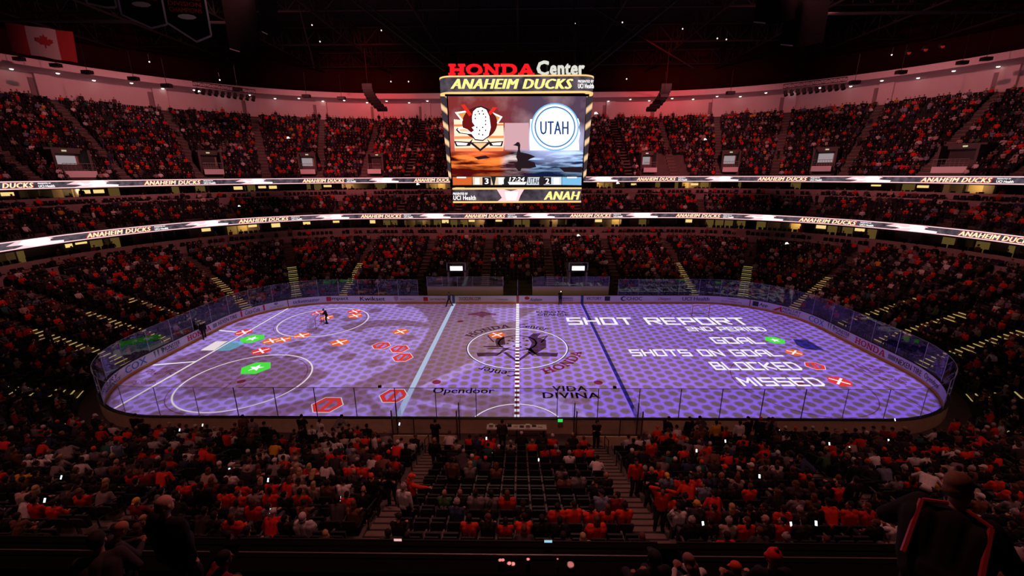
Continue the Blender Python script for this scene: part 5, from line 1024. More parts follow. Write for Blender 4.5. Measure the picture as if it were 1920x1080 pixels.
# ---------- choose who sits where ----------
free = {i for i, s in enumerate(SEATS)}; near_idx = [i for i, s in enumerate(SEATS) if s[10] == 'lower' and s[1] < 0 and PX[i, 1] > 770]
OCC = {}
for hx_, hy_, c, hd in NOTED:
    cand = [(((PX[i, 0]-hx_)/1.0)**2+((PX[i, 1]-hy_)*1.3)**2, i) for i in near_idx if i not in OCC]
    if cand:
        d, i = min(cand)
        if d < 22**2: OCC[i] = (c, hd)
pal = ['k', 'o', 'r', 'w', 'g', 'd', 'n', 't', 'b', 'm', 'y', 'u', 'c', 'e']; pw = np.array([.46, .07, .05, .055, .07, .15, .04, .012, .06, .035, .006, .015, .03, .004]); pw /= pw.sum()
heads = ['s', 'a', 'L', 'l', 'y', 'B', 'C', 'W', 'O', 'h', 'b']; hw = np.array([.34, .14, .14, .08, .06, .04, .07, .04, .03, .04, .02]); hw /= hw.sum()
def fill(i):
    x, y, z, rz, s, D, k, si, j, n, lev = SEATS[i]; px, py = PX[i, 0], PX[i, 1]
    if lev == 'lower' and y < -11 and abs(x) < 4.3:            # near centre section: only those noted, plus the front rows
        if 905 < px < 1180 and 845 < py < 960: return .0
        return .45 if py < 845 else (.12 if py < 970 else .25)
    if lev == 'lower' and y < -11: return .68 if k < 10 else .56
    if lev == 'loge': return .33
    if lev == 'upper' and k > 18: return .6
    if lev == 'club': return .62
    if lev == 'lower': return .76 if abs(s) > 14 or k > 8 else .5
    return .80 if abs(x) < 35 else .66
blockn = {}
for i in range(len(SEATS)):
    if i in OCC: continue
    s = SEATS[i]; key = (s[10], s[7], s[6]//2, s[8]//4)
    if key not in blockn: blockn[key] = rng.random()
    p = fill(i)
    if p > 0 and s[10] != 'loge' and not (s[1] < -11 and abs(s[0]) < 4.3): p = p+.3*(blockn[key]-.5)
    if rng.random() < p:
        c = pal[rng.choice(len(pal), p=pw)]; OCC[i] = (c, heads[rng.choice(len(heads), p=hw)])
print('people seated', len(OCC))
# ---------- figure construction ----------
def capsule(p0, p1, r0, r1=None, n=10, k=4):
    r1 = r0 if r1 is None else r1; p0 = np.array(p0, float); p1 = np.array(p1, float); d = p1-p0; L = np.linalg.norm(d); d = d/(L+1e-9)
    a = np.cross(d, [0, 1.0, 0] if abs(d[1]) < .9 else [1.0, 0, 0]); a /= np.linalg.norm(a); b = np.cross(d, a); rings = []
    for j in range(1, k+1): t = PI/2*j/k; rings.append((p0-d*r0*math.cos(t), r0*math.sin(t)))
    for j in range(0, k): t = PI/2*j/k; rings.append((p1+d*r1*math.sin(t), r1*math.cos(t)))
    vs = [p0-d*r0]
    for c, r in rings: vs += [c+r*(a*math.cos(2*PI*i/n)+b*math.sin(2*PI*i/n)) for i in range(n)]
    vs.append(p1+d*r1); m = len(rings); fs = [(0, 1+(i+1) % n, 1+i) for i in range(n)]
    for j in range(m-1): fs += [(1+j*n+i, 1+j*n+(i+1) % n, 1+(j+1)*n+(i+1) % n, 1+(j+1)*n+i) for i in range(n)]
    fs += [(1+(m-1)*n+i, 1+(m-1)*n+(i+1) % n, 1+m*n) for i in range(n)]
    return vs, fs
def ellips(c, r, R=None, n=10, k=6):
    mb = MB(); mb.ell((0, 0, 0), r, n, k); R = R or Matrix.Identity(3); c = Vector(c); return [tuple(c+R @ Vector(p)) for p in mb.v], mb.f
def two_bone(S, E_, l1, l2, pole):
    S, E_ = Vector(S), Vector(E_); d = E_-S; L = min(d.length, (l1+l2)*.995); u = d.normalized(); a = (l1*l1-l2*l2+L*L)/(2*L); h = math.sqrt(max(0, l1*l1-a*a)); p = Vector(pole); p = (p-u*p.dot(u)).normalized(); return S+u*a+p*h, S+u*L
def figure(kind='lap', lean=.0, twist=0.0, nod=0.0, sit=True, hands=None, stance=None, w=1.0):
    """returns joint positions. Figure faces +y, feet on z=0, seated hips above the seat"""
    J = {}; hipz = .50 if sit else .93; J['hip'] = Vector((0, -.04 if sit else 0, hipz)); T = Matrix.Rotation(-lean, 3, 'X')
    def up(x, y, z): return J['hip']+T @ Vector((x, y, z))
    J['chest'] = up(0, -.01, .34); J['neck'] = up(0, 0, .52); J['T'] = T
    for sg, k in ((-1, 'L'), (1, 'R')): J['sh'+k] = up(sg*.185*w, 0, .465); J['hp'+k] = J['hip']+Vector((sg*.095, 0, 0))
    R = T @ Matrix.Rotation(twist, 3, 'Z') @ Matrix.Rotation(lean*.6-nod, 3, 'X'); J['head'] = J['neck']+T @ Vector((0, .01, .0))+R @ Vector((0, .02, .155)); J['R'] = R
    if sit:
        for sg, k in ((-1, 'L'), (1, 'R')): J['kn'+k] = Vector((sg*.15, .40, .50)); J['an'+k] = Vector((sg*.15, .40, .09))
    else:
        st = stance or {'L': (-.12, -.02), 'R': (.12, .06)}
        for k in 'LR':
            an = Vector((st[k][0], st[k][1], .09)); kn, e = two_bone(J['hp'+k], an, .43, .43, (0, 1, 0)); J['kn'+k] = kn; J['an'+k] = an
    H = hands or {}
    default = {'lap': ((-.12, .26, .62), (.10, .28, .62)), 'phone': ((-.06, .30, .86), (.07, .30, .86)), 'knees': ((-.15, .36, .56), (.15, .36, .56)), 'up': ((-.13, .12, 1.55), (.13, .12, 1.55)), 'cross': ((.12, .17, .83), (-.12, .19, .80)),
               'down': ((-.27, .04, .80), (.27, .04, .80)), 'rail': ((-.2, .45, 1.08), (.2, .45, 1.08)), 'pockets': ((-.2, .08, .92), (.2, .08, .92)), 'point': ((-.24, .04, .82), (.62, .35, 1.42)), 'head': ((-.10, .02, 1.63), (.10, .02, 1.63)), 'beh': ((-.1, -.16, .95), (.1, -.16, .95)), 'ph1': ((-.24, .04, .82), (.08, .34, 1.25)), 'headsit': ((-.10, -.02, 1.22), (.10, -.02, 1.22)), 'ear': ((-.26, .02, .8), (.14, .02, 1.55))}[kind]
    for i, k in enumerate('LR'):
        tgt = H.get(k, default[i]); sg = -1 if k == 'L' else 1; e, hnd = two_bone(J['sh'+k], tgt, .29, .26, (sg*.8, -.5, -.6) if kind not in ('up', 'head', 'headsit') else (sg*1.0, .1, .0)); J['el'+k] = e; J['ha'+k] = hnd
    return J
def hand_parts(el, ha, sg, curl=.5):
    d = (ha-el).normalized(); side = d.cross(Vector((0, 0, 1)));  side = side.normalized() if side.length > .1 else Vector((1, 0, 0)); nrm = side.cross(d).normalized(); P = []
    palm = ha+d*.045; P.append(capsule(ha, palm+d*.02, .026, .034)); P.append(capsule(palm-side*.022, palm+side*.022, .024))
    for i, (o, l) in enumerate(((-.033, .062), (-.011, .072), (.012, .068), (.033, .054))):
        a = palm+d*.03+side*o; b = a+(d*.8-nrm*curl*.6).normalized()*l*.55; c = b+(d*.35-nrm*curl*1.4).normalized()*l*.55; P += [capsule(a, b, .0105, .0098, 6, 2), capsule(b, c, .0098, .0085, 6, 2)]
    a = palm-side*.03*sg-d*.01; b = a+(d*.6-side*.7*sg).normalized()*.035; c = b+(d*.9-side*.1*sg-nrm*.3).normalized()*.03; P += [capsule(a, b, .0125, .011, 6, 2), capsule(b, c, .011, .0095, 6, 2)]
    return P
def skin_prims(J, hands=True):
    P = []; h = J['head']; R = J['R']; f = lambda x, y, z: h+R @ Vector((x, y, z))
    P.append(ellips(h+R @ Vector((0, -.01, .03)), (.077, .096, .10), R, 14, 10)); P.append(ellips(f(0, .018, -.045), (.058, .07, .075), R, 12, 8)); P.append(ellips(f(0, .06, -.095), (.03, .03, .025), R))
    P.append(capsule(f(0, .088, .015), f(0, .108, -.028), .011, .017, 6, 2)); P.append(ellips(f(0, .085, -.062), (.026, .012, .009), R))
    for sg in (-1, 1): P.append(ellips(f(sg*.079, -.008, -.012), (.012, .022, .032), R)); P.append(ellips(f(sg*.032, .078, .018), (.02, .014, .01), R))
    P.append(capsule(J['neck']-Vector((0, 0, .03)), h+R @ Vector((0, -.015, -.06)), .056, .052))
    P.append(capsule(J['hip']+J['T'] @ Vector((0, .03, .02)), J['chest']+J['T'] @ Vector((0, .03, 0)), .07, .07)); P.append(capsule(J['shL'], J['shR'], .05)); P.append(capsule(J['hpL'], J['hpR'], .085))
    for k in 'LR':
        P += [capsule(J['sh'+k], J['el'+k], .05, .04), capsule(J['el'+k], J['ha'+k], .04, .027), capsule(J['hp'+k], J['kn'+k], .082, .055), capsule(J['kn'+k], J['an'+k], .054, .036)]
        P.append(capsule(J['an'+k]+Vector((0, -.04, -.05)), J['an'+k]+Vector((0, .14, -.055)), .036, .03))
        if hands: P += hand_parts(J['el'+k], J['ha'+k], -1 if k == 'L' else 1)
    return P
def shirt_prims(J, loose=1.0, fat=1.0):
    P = []; T = J['T']; sx = .115*fat
    for sg in (-1, 1):
        P.append(capsule(J['hip']+T @ Vector((sg*sx*.8, 0, .06)), J['hip']+T @ Vector((sg*sx, -.01, .36)), .105*loose, .112*loose)); P.append(capsule(J['hip']+T @ Vector((sg*.04, .03*fat, .08)), J['hip']+T @ Vector((sg*.04, .02, .34)), .105*loose*fat, .11))
    P.append(capsule(J['hip']+T @ Vector((0, -.012, .06)), J['hip']+T @ Vector((0, -.022, .40)), .105*loose, .10*loose))
    P.append(capsule(J['shL']-T @ Vector((0, 0, .02)), J['shR']-T @ Vector((0, 0, .02)), .078)); P.append(capsule(J['hip']+T @ Vector((-.07, -.015, .42)), J['neck']-T @ Vector((.03, 0, .045)), .07, .062)); P.append(capsule(J['hip']+T @ Vector((.07, -.015, .42)), J['neck']-T @ Vector((-.03, 0, .045)), .07, .062))
    P.append(capsule(J['hip']+T @ Vector((-.07, 0, -.01)), J['hip']+T @ Vector((.07, 0, -.01)), .13*loose, .13*loose))
    for k in 'LR': w_ = J['el'+k].lerp(J['ha'+k], .86); P += [capsule(J['sh'+k], J['el'+k], .074*loose, .058*loose), capsule(J['el'+k], w_, .058*loose, .042*loose)]
    return P
def pants_prims(J):
    P = [capsule(J['hpL'], J['hpR'], .128)]
    for k in 'LR': P += [capsule(J['hp'+k], J['kn'+k], .105, .075), capsule(J['kn'+k], J['an'+k]+Vector((0, 0, .0)), .073, .058)]
    return P
def shoe_prims(J): return [p for k in 'LR' for p in (capsule(J['an'+k]+Vector((0, -.05, -.04)), J['an'+k]+Vector((0, .15, -.05)), .05, .04), capsule(J['an'+k]+Vector((0, .02, .0)), J['an'+k]+Vector((0, .12, -.045)), .045, .035))]
def fuse(P, voxel, name, mts, smooth=2):
    vs = []; fs = []
    for v, f in P: o = len(vs); vs += [tuple(p) for p in v]; fs += [tuple(i+o for i in q) for q in f]
    me = bpy.data.meshes.new(name); me.from_pydata(vs, [], fs); o = bpy.data.objects.new(name, me); COL.objects.link(o)
    m = o.modifiers.new('r', 'REMESH'); m.mode = 'VOXEL'; m.voxel_size = voxel
    if smooth: sm = o.modifiers.new('s', 'SMOOTH'); sm.factor = .5; sm.iterations = smooth
    dg = bpy.context.evaluated_depsgraph_get(); nm = bpy.data.meshes.new_from_object(o.evaluated_get(dg)); bpy.data.objects.remove(o); bpy.data.meshes.remove(me); nm.name = name
    nm.materials.clear(); nm.materials.append(mts); nm.polygons.foreach_set('use_smooth', [True]*len(nm.polygons)); return nm
def fuse_hair(style):
    """hair or hat in head space (head centre at the origin, face towards +y)"""
    P = [ellips((0, -.022, .048), (.086, .10, .094), None, 14, 10)]
    if style == 'short': P.append(ellips((0, -.045, -.005), (.082, .07, .07), None, 12, 8))
    elif style == 'long': P += [ellips((0, -.05, -.03), (.092, .07, .12), None, 12, 8), capsule((-.05, -.06, -.05), (-.06, -.07, -.24), .055, .035), capsule((.05, -.06, -.05), (.06, -.07, -.24), .055, .035), capsule((0, -.08, -.05), (0, -.09, -.25), .05, .035)]
    elif style == 'cap': P = [ellips((0, -.018, .05), (.089, .104, .092), None, 14, 10), capsule((-.05, .09, .05), (.05, .09, .05), .014), capsule((-.04, .13, .04), (.04, .13, .04), .012), capsule((0, .08, .05), (0, .135, .042), .02, .014)]
    elif style == 'capback': P = [ellips((0, -.018, .05), (.089, .104, .092), None, 14, 10), capsule((-.05, -.11, .03), (.05, -.11, .03), .014), capsule((-.04, -.15, .015), (.04, -.15, .015), .012), capsule((0, -.10, .03), (0, -.15, .018), .02, .014)]
    elif style == 'beanie': P = [ellips((0, -.015, .06), (.092, .106, .105), None, 14, 10), capsule((-.06, .03, .02), (.06, .03, .02), .045), ellips((0, -.02, .02), (.094, .108, .05), None, 14, 8), ellips((0, -.02, .175), (.03, .03, .03))]
    elif style == 'hood': P = [ellips((0, -.03, .04), (.105, .115, .12), None, 14, 10), ellips((0, -.05, -.06), (.10, .08, .09), None, 12, 8)]
    elif style == 'bald': P = [ellips((0, -.055, -.02), (.079, .055, .04), None, 12, 8)]
    return fuse(P, .012, 'hair_'+style, M['hair'], 1)
HAIR = {s: fuse_hair(s) for s in ('short', 'long', 'cap', 'capback', 'beanie', 'hood', 'bald')}
POSES = {}
def pose(key, **k):
    sit = k.get('sit', True); J = figure(**{a: b for a, b in k.items() if a not in ('loose', 'fat')}); v = .0135
    P = dict(J=J, sit=sit, body=fuse(skin_prims(J), .011, 'person', M['skin'], 2), shirt=fuse(shirt_prims(J, k.get('loose', 1.05), k.get('fat', 1.0)), .016, 'shirt', M['cloth'], 3), trousers=fuse(pants_prims(J), .018, 'trousers', M['cloth'], 2))
    if not sit: P['shoes'] = fuse(shoe_prims(J), .012, 'shoes', M['cloth'], 1)
    POSES[key] = P; return P
pose('s_lap', kind='lap'); pose('s_lap2', kind='lap', twist=.7, lean=.05, fat=1.25); pose('s_phone', kind='phone', nod=.5, lean=.1); pose('s_lean', kind='knees', lean=.55, nod=-.1); pose('s_cross', kind='cross', lean=-.08, twist=-.5, loose=1.15); pose('s_big', kind='lap', fat=1.5, loose=1.2, lean=-.05); pose('s_raise', kind='headsit', lean=-.05); pose('s_look', kind='cross', twist=1.1, lean=.15)
pose('t_down', kind='down', sit=False); pose('t_rail', kind='rail', sit=False, lean=.25, nod=.3); pose('t_phone', kind='phone', sit=False, nod=.55, hands={'L': (-.06, .30, 1.18), 'R': (.07, .30, 1.18)}); pose('t_point', kind='point', sit=False, twist=-.5); pose('t_head', kind='head', sit=False); pose('t_cross', kind='cross', sit=False, twist=.4, hands={'L': (.12, .2, 1.22), 'R': (-.12, .22, 1.2)}); pose('t_bend', kind='rail', sit=False, lean=.95, nod=-.2, hands={'L': (-.25, .62, 1.0), 'R': (.25, .62, 1.0)}); pose('t_lean', kind='rail', sit=False, lean=.6, twist=-.5, nod=.1, fat=1.4, loose=1.2); pose('t_wide', kind='down', sit=False, fat=1.4, loose=1.15); pose('t_walk', kind='down', sit=False, stance={'L': (-.12, -.36), 'R': (.12, .36)})
SKINC = [(.50, .26, .19), (.42, .20, .14), (.56, .33, .26), (.25, .11, .07), (.34, .16, .11)]
def person(posek, loc, rz, shirt, head, label, group, pants=(.03, .03, .045), skin=None, hcol=None, scale=1.0, number=None, numcol='w'):
    P = POSES[posek]; J = P['J']; skin = skin or random.choice(SKINC)
    b = bpy.data.objects.new('person', P['body']); COL.objects.link(b); b.location = loc; b.rotation_euler = (0, 0, rz); b.scale = (scale,)*3; b.color = C4(skin); tag(b, label, 'person', group)
    def kid(nm, me, col, M4=None):
        o = bpy.data.objects.new(nm, me); COL.objects.link(o); o.parent = b; o.color = C4(col)
        if M4 is not None: o.matrix_local = M4
        return o
    kid('shirt', P['shirt'], shirt); kid('trousers', P['trousers'], pants)
    if 'shoes' in P: kid('shoes', P['shoes'], (.02, .02, .02))
    st, hc = {'s': ('short', HAIRC['s']), 'a': ('short', HAIRC['a']), 'g': ('short', HAIRC['h']), 'l': ('short', HAIRC['l']), 'L': ('long', HAIRC['l']), 'y': ('long', HAIRC['y']), 'B': ('bald', (.12, .08, .07)), 'C': ('cap', (.02, .02, .02)), 'c': ('capback', (.02, .02, .02)), 'W': ('cap', (.66, .58, .56)), 'O': ('cap', (.75, .07, .03)), 'Y': ('capback', (.75, .42, .08)),
              'h': ('beanie', (.38, .32, .33)), 'b': ('beanie', (.03, .02, .02)), 'H': ('hood', (.6, .5, .5)), 'R': ('beanie', (.75, .03, .03))}[head]
    kid('hair' if st in ('short', 'long', 'bald') else {'hood': 'hood', 'beanie': 'knit_hat'}.get(st, 'cap'), HAIR[st], hcol or hc, Matrix.Translation(J['head']) @ J['R'].to_4x4())
    if number:
        v, f, asp = text_mesh(number, bold=.05); T = J['T']; mb = MB(); hw_ = .06*max(1, len(number))
        mb.add([tuple(J['hip']+T @ Vector((hw_-2*hw_*p[0] if False else -hw_+2*hw_*p[0], -.150, .14+.19*p[1]))) for p in v], f); o = mb.build('jersey_number', {'w': M['white'], 'k': M['black']}[numcol], b)
    return b
# ---------- the 300 largest people as individuals, the rest of the crowd as one ----------
inframe = lambda i: -20 < PX[i, 0] < 1940 and PX[i, 1] < 1018
order = sorted(OCC, key=lambda i: PX[i, 2]+(0 if inframe(i) else 500)); N_SPECIAL = 56; IND = set(order[:300-N_SPECIAL])
ORD = ['front', 'second', 'third', 'fourth', 'fifth', 'sixth', 'seventh', 'eighth', 'ninth', 'tenth', 'eleventh', 'twelfth', 'thirteenth', 'fourteenth', 'fifteenth', 'sixteenth', 'seventeenth']
HD = {'s': 'short dark hair', 'a': 'black hair', 'g': 'grey hair', 'l': 'short brown hair', 'L': 'long brown hair', 'y': 'long fair hair', 'B': 'bald head', 'C': 'black cap', 'c': 'backwards black cap', 'W': 'white cap', 'O': 'orange cap', 'Y': 'yellow cap', 'h': 'grey knit hat', 'b': 'black knit hat', 'H': 'pale hood'}
ORDW = 'first second third fourth fifth sixth seventh eighth ninth tenth eleventh twelfth thirteenth fourteenth fifteenth sixteenth seventeenth eighteenth nineteenth twentieth'.split()
def ordw(n): return ORDW[n-1] if n <= 20 else ('twenty-'+ORDW[n-21] if n < 30 else ('thirtieth' if n == 30 else ('thirty-'+ORDW[n-31] if n < 40 else ('fortieth' if n == 40 else 'forty-'+ORDW[n-41]))))
def sect_name(i):
    x, y = SEATS[i][0], SEATS[i][1]
    if abs(x) < 4.3: return 'near centre section'
    side = 'left' if x < 0 else 'right'; ax = abs(x)
    if y > -12: return side+' end section'
    return 'near %s section' % side if ax < 13 else ('outer near %s section' % side if ax < 22.5 else 'near %s corner section' % side)
def place_words(i):
    x, y, z, rz, s, D, k, si, j, n, lev = SEATS[i]; nj = n-1-j if y < -11 or True else j
    # on the near side s runs right to left as seen, so count from the left of the photograph
    c = j if (base(s)[3] > 0) else n-1-j
    return '%s row, %s, %s' % (ordw(k+1), 'leftmost' if c == 0 else ordw(c+1)+' from left', sect_name(i))
used_lab = set(); seatposes = ['s_lap', 's_lap', 's_lap2', 's_phone', 's_lean', 's_cross', 's_big', 's_look']
NUM = {}
for (nx_, ny_, num) in ((1690, 690, '7'), (1565, 690, '15'), (585, 800, '31'), (1240, 820, '33'), (740, 620, '88'), (400, 600, '96'), (820, 800, '14'), (1530, 330, '25')): NUM[(720+nx_/3.7627, 790+(ny_-60)/3.7627)] = num
for (nx_, ny_, num) in ((780, 880, '20'), (1650, 400, '35')): NUM[(400+nx_/5.05, 770+(ny_-70)/5.05)] = num
for (nx_, ny_, num) in ((1590, 430, '91'), (1310, 900, '23')): NUM[(nx_/4.8, 770+(ny_-60)/4.8)] = num
NUM[(1520+630/4.8, 750+840/4.8)] = '11'; NUM[(1150+870/4.8, 880+560/4.8)] = '15'
numof = {}
for (a, b), num in NUM.items():
    c = [((PX[i, 0]-a)**2+(PX[i, 1]-b)**2, i) for i in IND if i not in numof]
    if c: d, i = min(c); numof[i] = num if d < 40**2 else None
for i in sorted(IND, key=lambda i: PX[i, 2]):
    x, y, z, rz, s, D, k, si, j, n, lev = SEATS[i]; c, hd = OCC[i]; col = CLR[c]; jit = random.uniform(.8, 1.2)
    posek = random.choice(seatposes) if not numof.get(i) else 's_lap'
    lab = '%s, %s, %s' % (NAME[c], HD.get(hd, 'short hair'), place_words(i))
    o = person(posek, (x, y, z), rz+random.uniform(-.12, .12), tuple(min(.85, q*jit) for q in col), hd, 'person in '+lab, 'spectators in the near stands', pants=random.choice([(.03, .03, .045), (.02, .02, .02), (.06, .07, .10), (.10, .09, .08)]), scale=random.uniform(.94, 1.06), number=numof.get(i), numcol='k' if c in 'owy' else 'w')
# ---------- crowd as one mesh ----------
def lowpoly(J, legs=True):
    T = J['T']; parts = []
    def ringed(levels, col):
        vs = []; fs = []; n = 6
        for c, rx, ry in levels:
            for i in range(n): a = 2*PI*i/n+PI/6; vs.append(tuple(Vector(c)+T @ Vector((rx*math.cos(a), ry*math.sin(a), 0))))
        for j in range(len(levels)-1): fs += [(j*n+i, j*n+(i+1) % n, (j+1)*n+(i+1) % n, (j+1)*n+i) for i in range(n)]
        fs.append(tuple(range((len(levels)-1)*n, len(levels)*n))); parts.append((vs, fs, col))
    ringed([(J['hip'], .19, .14), (J['chest'], .22, .14), (J['neck']-T @ Vector((0, 0, .06)), .22, .10), (J['neck'], .07, .07)], 0)
    for k in 'LR':
        parts.append((*capsule(J['sh'+k], J['el'+k], .065, .05, 5, 1), 0)); parts.append((*capsule(J['el'+k], J['ha'+k], .05, .04, 5, 1), 0)); parts.append((*ellips(J['ha'+k], (.045, .045, .045), None, 4, 2), 1))
        parts.append((*capsule(J['hp'+k], J['kn'+k], .09, .07, 5, 1), 2))
        if legs: parts.append((*capsule(J['kn'+k], J['an'+k], .065, .05, 5, 1), 2))
    parts.append((*ellips(J['head'], (.082, .10, .125), J['R'], 7, 5), 1)); parts.append((*ellips(J['head']+J['R'] @ Vector((0, -.02, .05)), (.09, .105, .09), J['R'], 7, 4), 3))
    return parts
LP = [lowpoly(figure(**k)) for k in (dict(kind='lap'), dict(kind='lap', twist=.6), dict(kind='phone', nod=.4, lean=.1), dict(kind='knees', lean=.5), dict(kind='cross', twist=-.5), dict(kind='lap', lean=.25, twist=.3))]
LPS = [lowpoly(figure(kind='down', sit=False)), lowpoly(figure(kind='cross', sit=False, hands={'L': (.12, .2, 1.22), 'R': (-.12, .22, 1.2)}))]
def pack(parts):
    V = []; F = []; C = []
    for v, f, c in parts:
        o = len(V); V += [tuple(p) for p in v]
        for q in f:
            F.append([i+o for i in q]); C.append(c)
    return np.array(V, np.float32), F, C
def instmesh(name, templates, items, material):
    """items: (template, x,y,z,rz,scale,[colour per slot]); one mesh, colours per corner"""
    Vs = []; loops = []; starts = []; tot = []; cols = []; vo = 0; lo = 0
    packed = []
    for t in templates:
        V, F, C = pack(t); L = np.concatenate([np.array(f) for f in F]); cnt = np.array([len(f) for f in F]); packed.append((V, L, cnt, np.array(C), np.repeat(np.array(C), cnt)))
    for ti, x, y, z, rz, sc, cc in items:
        V, L, cnt, C, CL = packed[ti]; c, s = math.cos(rz), math.sin(rz); W_ = V*sc; Vs.append(np.stack([W_[:, 0]*c-W_[:, 1]*s+x, W_[:, 0]*s+W_[:, 1]*c+y, W_[:, 2]+z], 1))
        loops.append(L+vo); tot.append(cnt); cols.append(np.asarray(cc, np.float32)[CL]); vo += len(V)
    V = np.concatenate(Vs).astype(np.float32); L = np.concatenate(loops).astype(np.int32); T_ = np.concatenate(tot).astype(np.int32); S_ = np.concatenate([[0], np.cumsum(T_)[:-1]]).astype(np.int32)
    me = bpy.data.meshes.new(name); me.vertices.add(len(V)); me.vertices.foreach_set('co', V.ravel()); me.loops.add(len(L)); me.loops.foreach_set('vertex_index', L); me.polygons.add(len(T_)); me.polygons.foreach_set('loop_start', S_)
    try: me.polygons.foreach_set('loop_total', T_)
    except Exception: pass
    me.update(calc_edges=True); a = me.color_attributes.new('Col', 'FLOAT_COLOR', 'CORNER'); cc = np.concatenate(cols); a.data.foreach_set('color', np.concatenate([cc, np.ones((len(cc), 1), np.float32)], 1).ravel().astype(np.float32))
    me.materials.append(material); me.polygons.foreach_set('use_smooth', np.ones(len(T_), bool)); o = bpy.data.objects.new(name, me); COL.objects.link(o); print(name, len(T_)); return o
items = []; hcols = {'s': HAIRC['s'], 'a': HAIRC['a'], 'L': HAIRC['l'], 'l': HAIRC['l'], 'y': HAIRC['y'], 'B': (.3, .16, .12), 'C': (.02, .02, .02), 'c': (.02, .02, .02), 'W': (.66, .6, .58), 'O': (.8, .09, .03), 'h': (.38, .32, .33), 'b': (.03, .02, .02), 'Y': (.7, .4, .08), 'H': (.5, .4, .4), 'g': (.3, .3, .3)}
for i in OCC:
    if i in IND: continue
    x, y, z, rz, s, D, k, si, j, n, lev = SEATS[i]; c, hd = OCC[i]; r = random.random(); stand = r < .02
    col = np.array(CLR[c])*random.uniform(.7, 1.3); col = np.minimum(col, .8); pc = random.choice([(.03, .03, .045), (.02, .02, .02), (.07, .08, .11)])
    items.append((6+random.randrange(2) if stand else random.randrange(6), x, y, z, rz+random.uniform(-.25, .25), random.uniform(.93, 1.07), [col, random.choice(SKINC), pc, hcols[hd]]))
# people on the aisles and walkways, part of the same uncountable crowd
for A, rf, k1, lim in ((AISL, low_row, 13, 57), (AISU, up_row, 20, 48), (AISC, club_row, 4, 52)):
    for a in sgn(A):
        if abs(a) > lim: continue
        for q in range(2 if rf is up_row else 1):
            if random.random() < .6: k = random.randrange(1, k1); D, z = rf(k); x, y, nx, ny = base(a); c = pal[rng.choice(len(pal), p=pw)]; items.append((6+random.randrange(2), x+nx*D, y+ny*D, z, math.atan2(-ny, -nx)-PI/2+random.choice([0, PI, .8]), 1, [CLR[c], random.choice(SKINC), (.03, .03, .04), HAIRC['s']]))
for k in range(46):
    s = random.uniform(-44, 44); x, y, nx, ny = base(s); D = 41.6; c = pal[rng.choice(len(pal), p=pw)]
    items.append((6+random.randrange(2), x+nx*D, y+ny*D, ZT-.05, math.atan2(-ny, -nx)-PI/2, 1, [CLR[c], random.choice(SKINC), (.03, .03, .04), HAIRC['s']]))
crowd = instmesh('crowd', LP+LPS, items, M['crowd']); tag(crowd, 'distant crowd of seated spectators filling the stands around the rink', 'crowd', None, 'stuff')
# ---------- seats ----------
sorder = sorted([i for i, s in enumerate(SEATS) if s[10] == 'lower'], key=lambda i: PX[i, 2]+(0 if i not in OCC else 2.0)+(0 if inframe(i) else 500)); SIND = set(sorder[:300])
def seat_meshes():
    a = MB().box(-.225, .225, -.19, .23, .40, .46).box(-.2, .2, .23, .25, .41, .45).build('t', M['seat']); b = MB()
    pts = [(-.21, .44), (-.23, .80), (-.19, .87), (.19, .87), (.23, .80), (.21, .44)]
    b.prism(pts, 0, .05, 0, lambda p: (p[0], -.24-.10*(p[1]-.44)/.4-p[2], p[1])); bb = b.build('t', M['seat']); c = MB().box(-.03, .03, -.20, .14, .60, .63).box(-.025, .025, -.22, -.12, 0, .62).build('t', M['rail2'])
    d = MB().box(-.2, .2, -.21, -.17, .12, .56).build('t', M['seat']); out = [o.data for o in (a, bb, c, d)]
    for o in (a, bb, c, d): bpy.data.objects.remove(o)
    return out
M['rail2'] = mat('armrest_grey', (.10, .095, .10), .45)
SM = seat_meshes(); SM[3].name = 'folded_pan'; SM[0].name = 'seat_pan'; SM[1].name = 'backrest'; SM[2].name = 'armrest'
# tipped-up pan for empty seats
tip = MB().box(-.22, .22, -.22, -.15, .42, .84).box(-.2, .2, -.16, -.14, .46, .8).build('t', M['seat']); tipm = tip.data; bpy.data.objects.remove(tip); tipm.name = 'seat_pan_up'
for i in sorted(SIND, key=lambda i: PX[i, 2]):
    x, y, z, rz, s, D, k, si, j, n, lev = SEATS[i]; t = empty('arena_seat', (x, y, z), rz)
    tag(t, ('empty tipped-up black seat, ' if i not in OCC else 'occupied black seat, ')+place_words(i), 'seat', 'arena seats in the near stands')
    for nm, me, dx in (('seat_pan', SM[0] if i in OCC else tipm, 0), ('backrest', SM[1], 0), ('armrest', SM[2], -.265)):
        o = bpy.data.objects.new(nm, me); COL.objects.link(o); o.parent = t; o.location = (dx, 0, 0)
seat_t = []
def bx6(x0, x1, y0, y1, z0, z1, c): mb = MB().box(x0, x1, y0, y1, z0, z1); return (mb.v, mb.f, c)
seat_t = [[bx6(-.22, .22, -.34, -.28, .40, .87, 0), bx6(-.22, .22, -.2, .24, .40, .46, 0)], [bx6(-.22, .22, -.34, -.28, .40, .87, 0), bx6(-.22, .22, -.27, -.20, .42, .82, 0), bx6(-.29, -.24, -.25, .1, .55, .63, 1)]]
its = [(0 if i in OCC else 1, s[0], s[1], s[2], s[3], 1, [(.016, .016, .019), (.09, .085, .09)]) for i, s in enumerate(SEATS) if i not in SIND]
st_ = instmesh('arena_seating', seat_t, its, M['crowd']); st_.data.polygons.foreach_set('use_smooth', np.zeros(len(st_.data.polygons), bool)); tag(st_, 'rows of dark folding seats filling the rest of the stands', 'seating', None, 'stuff')
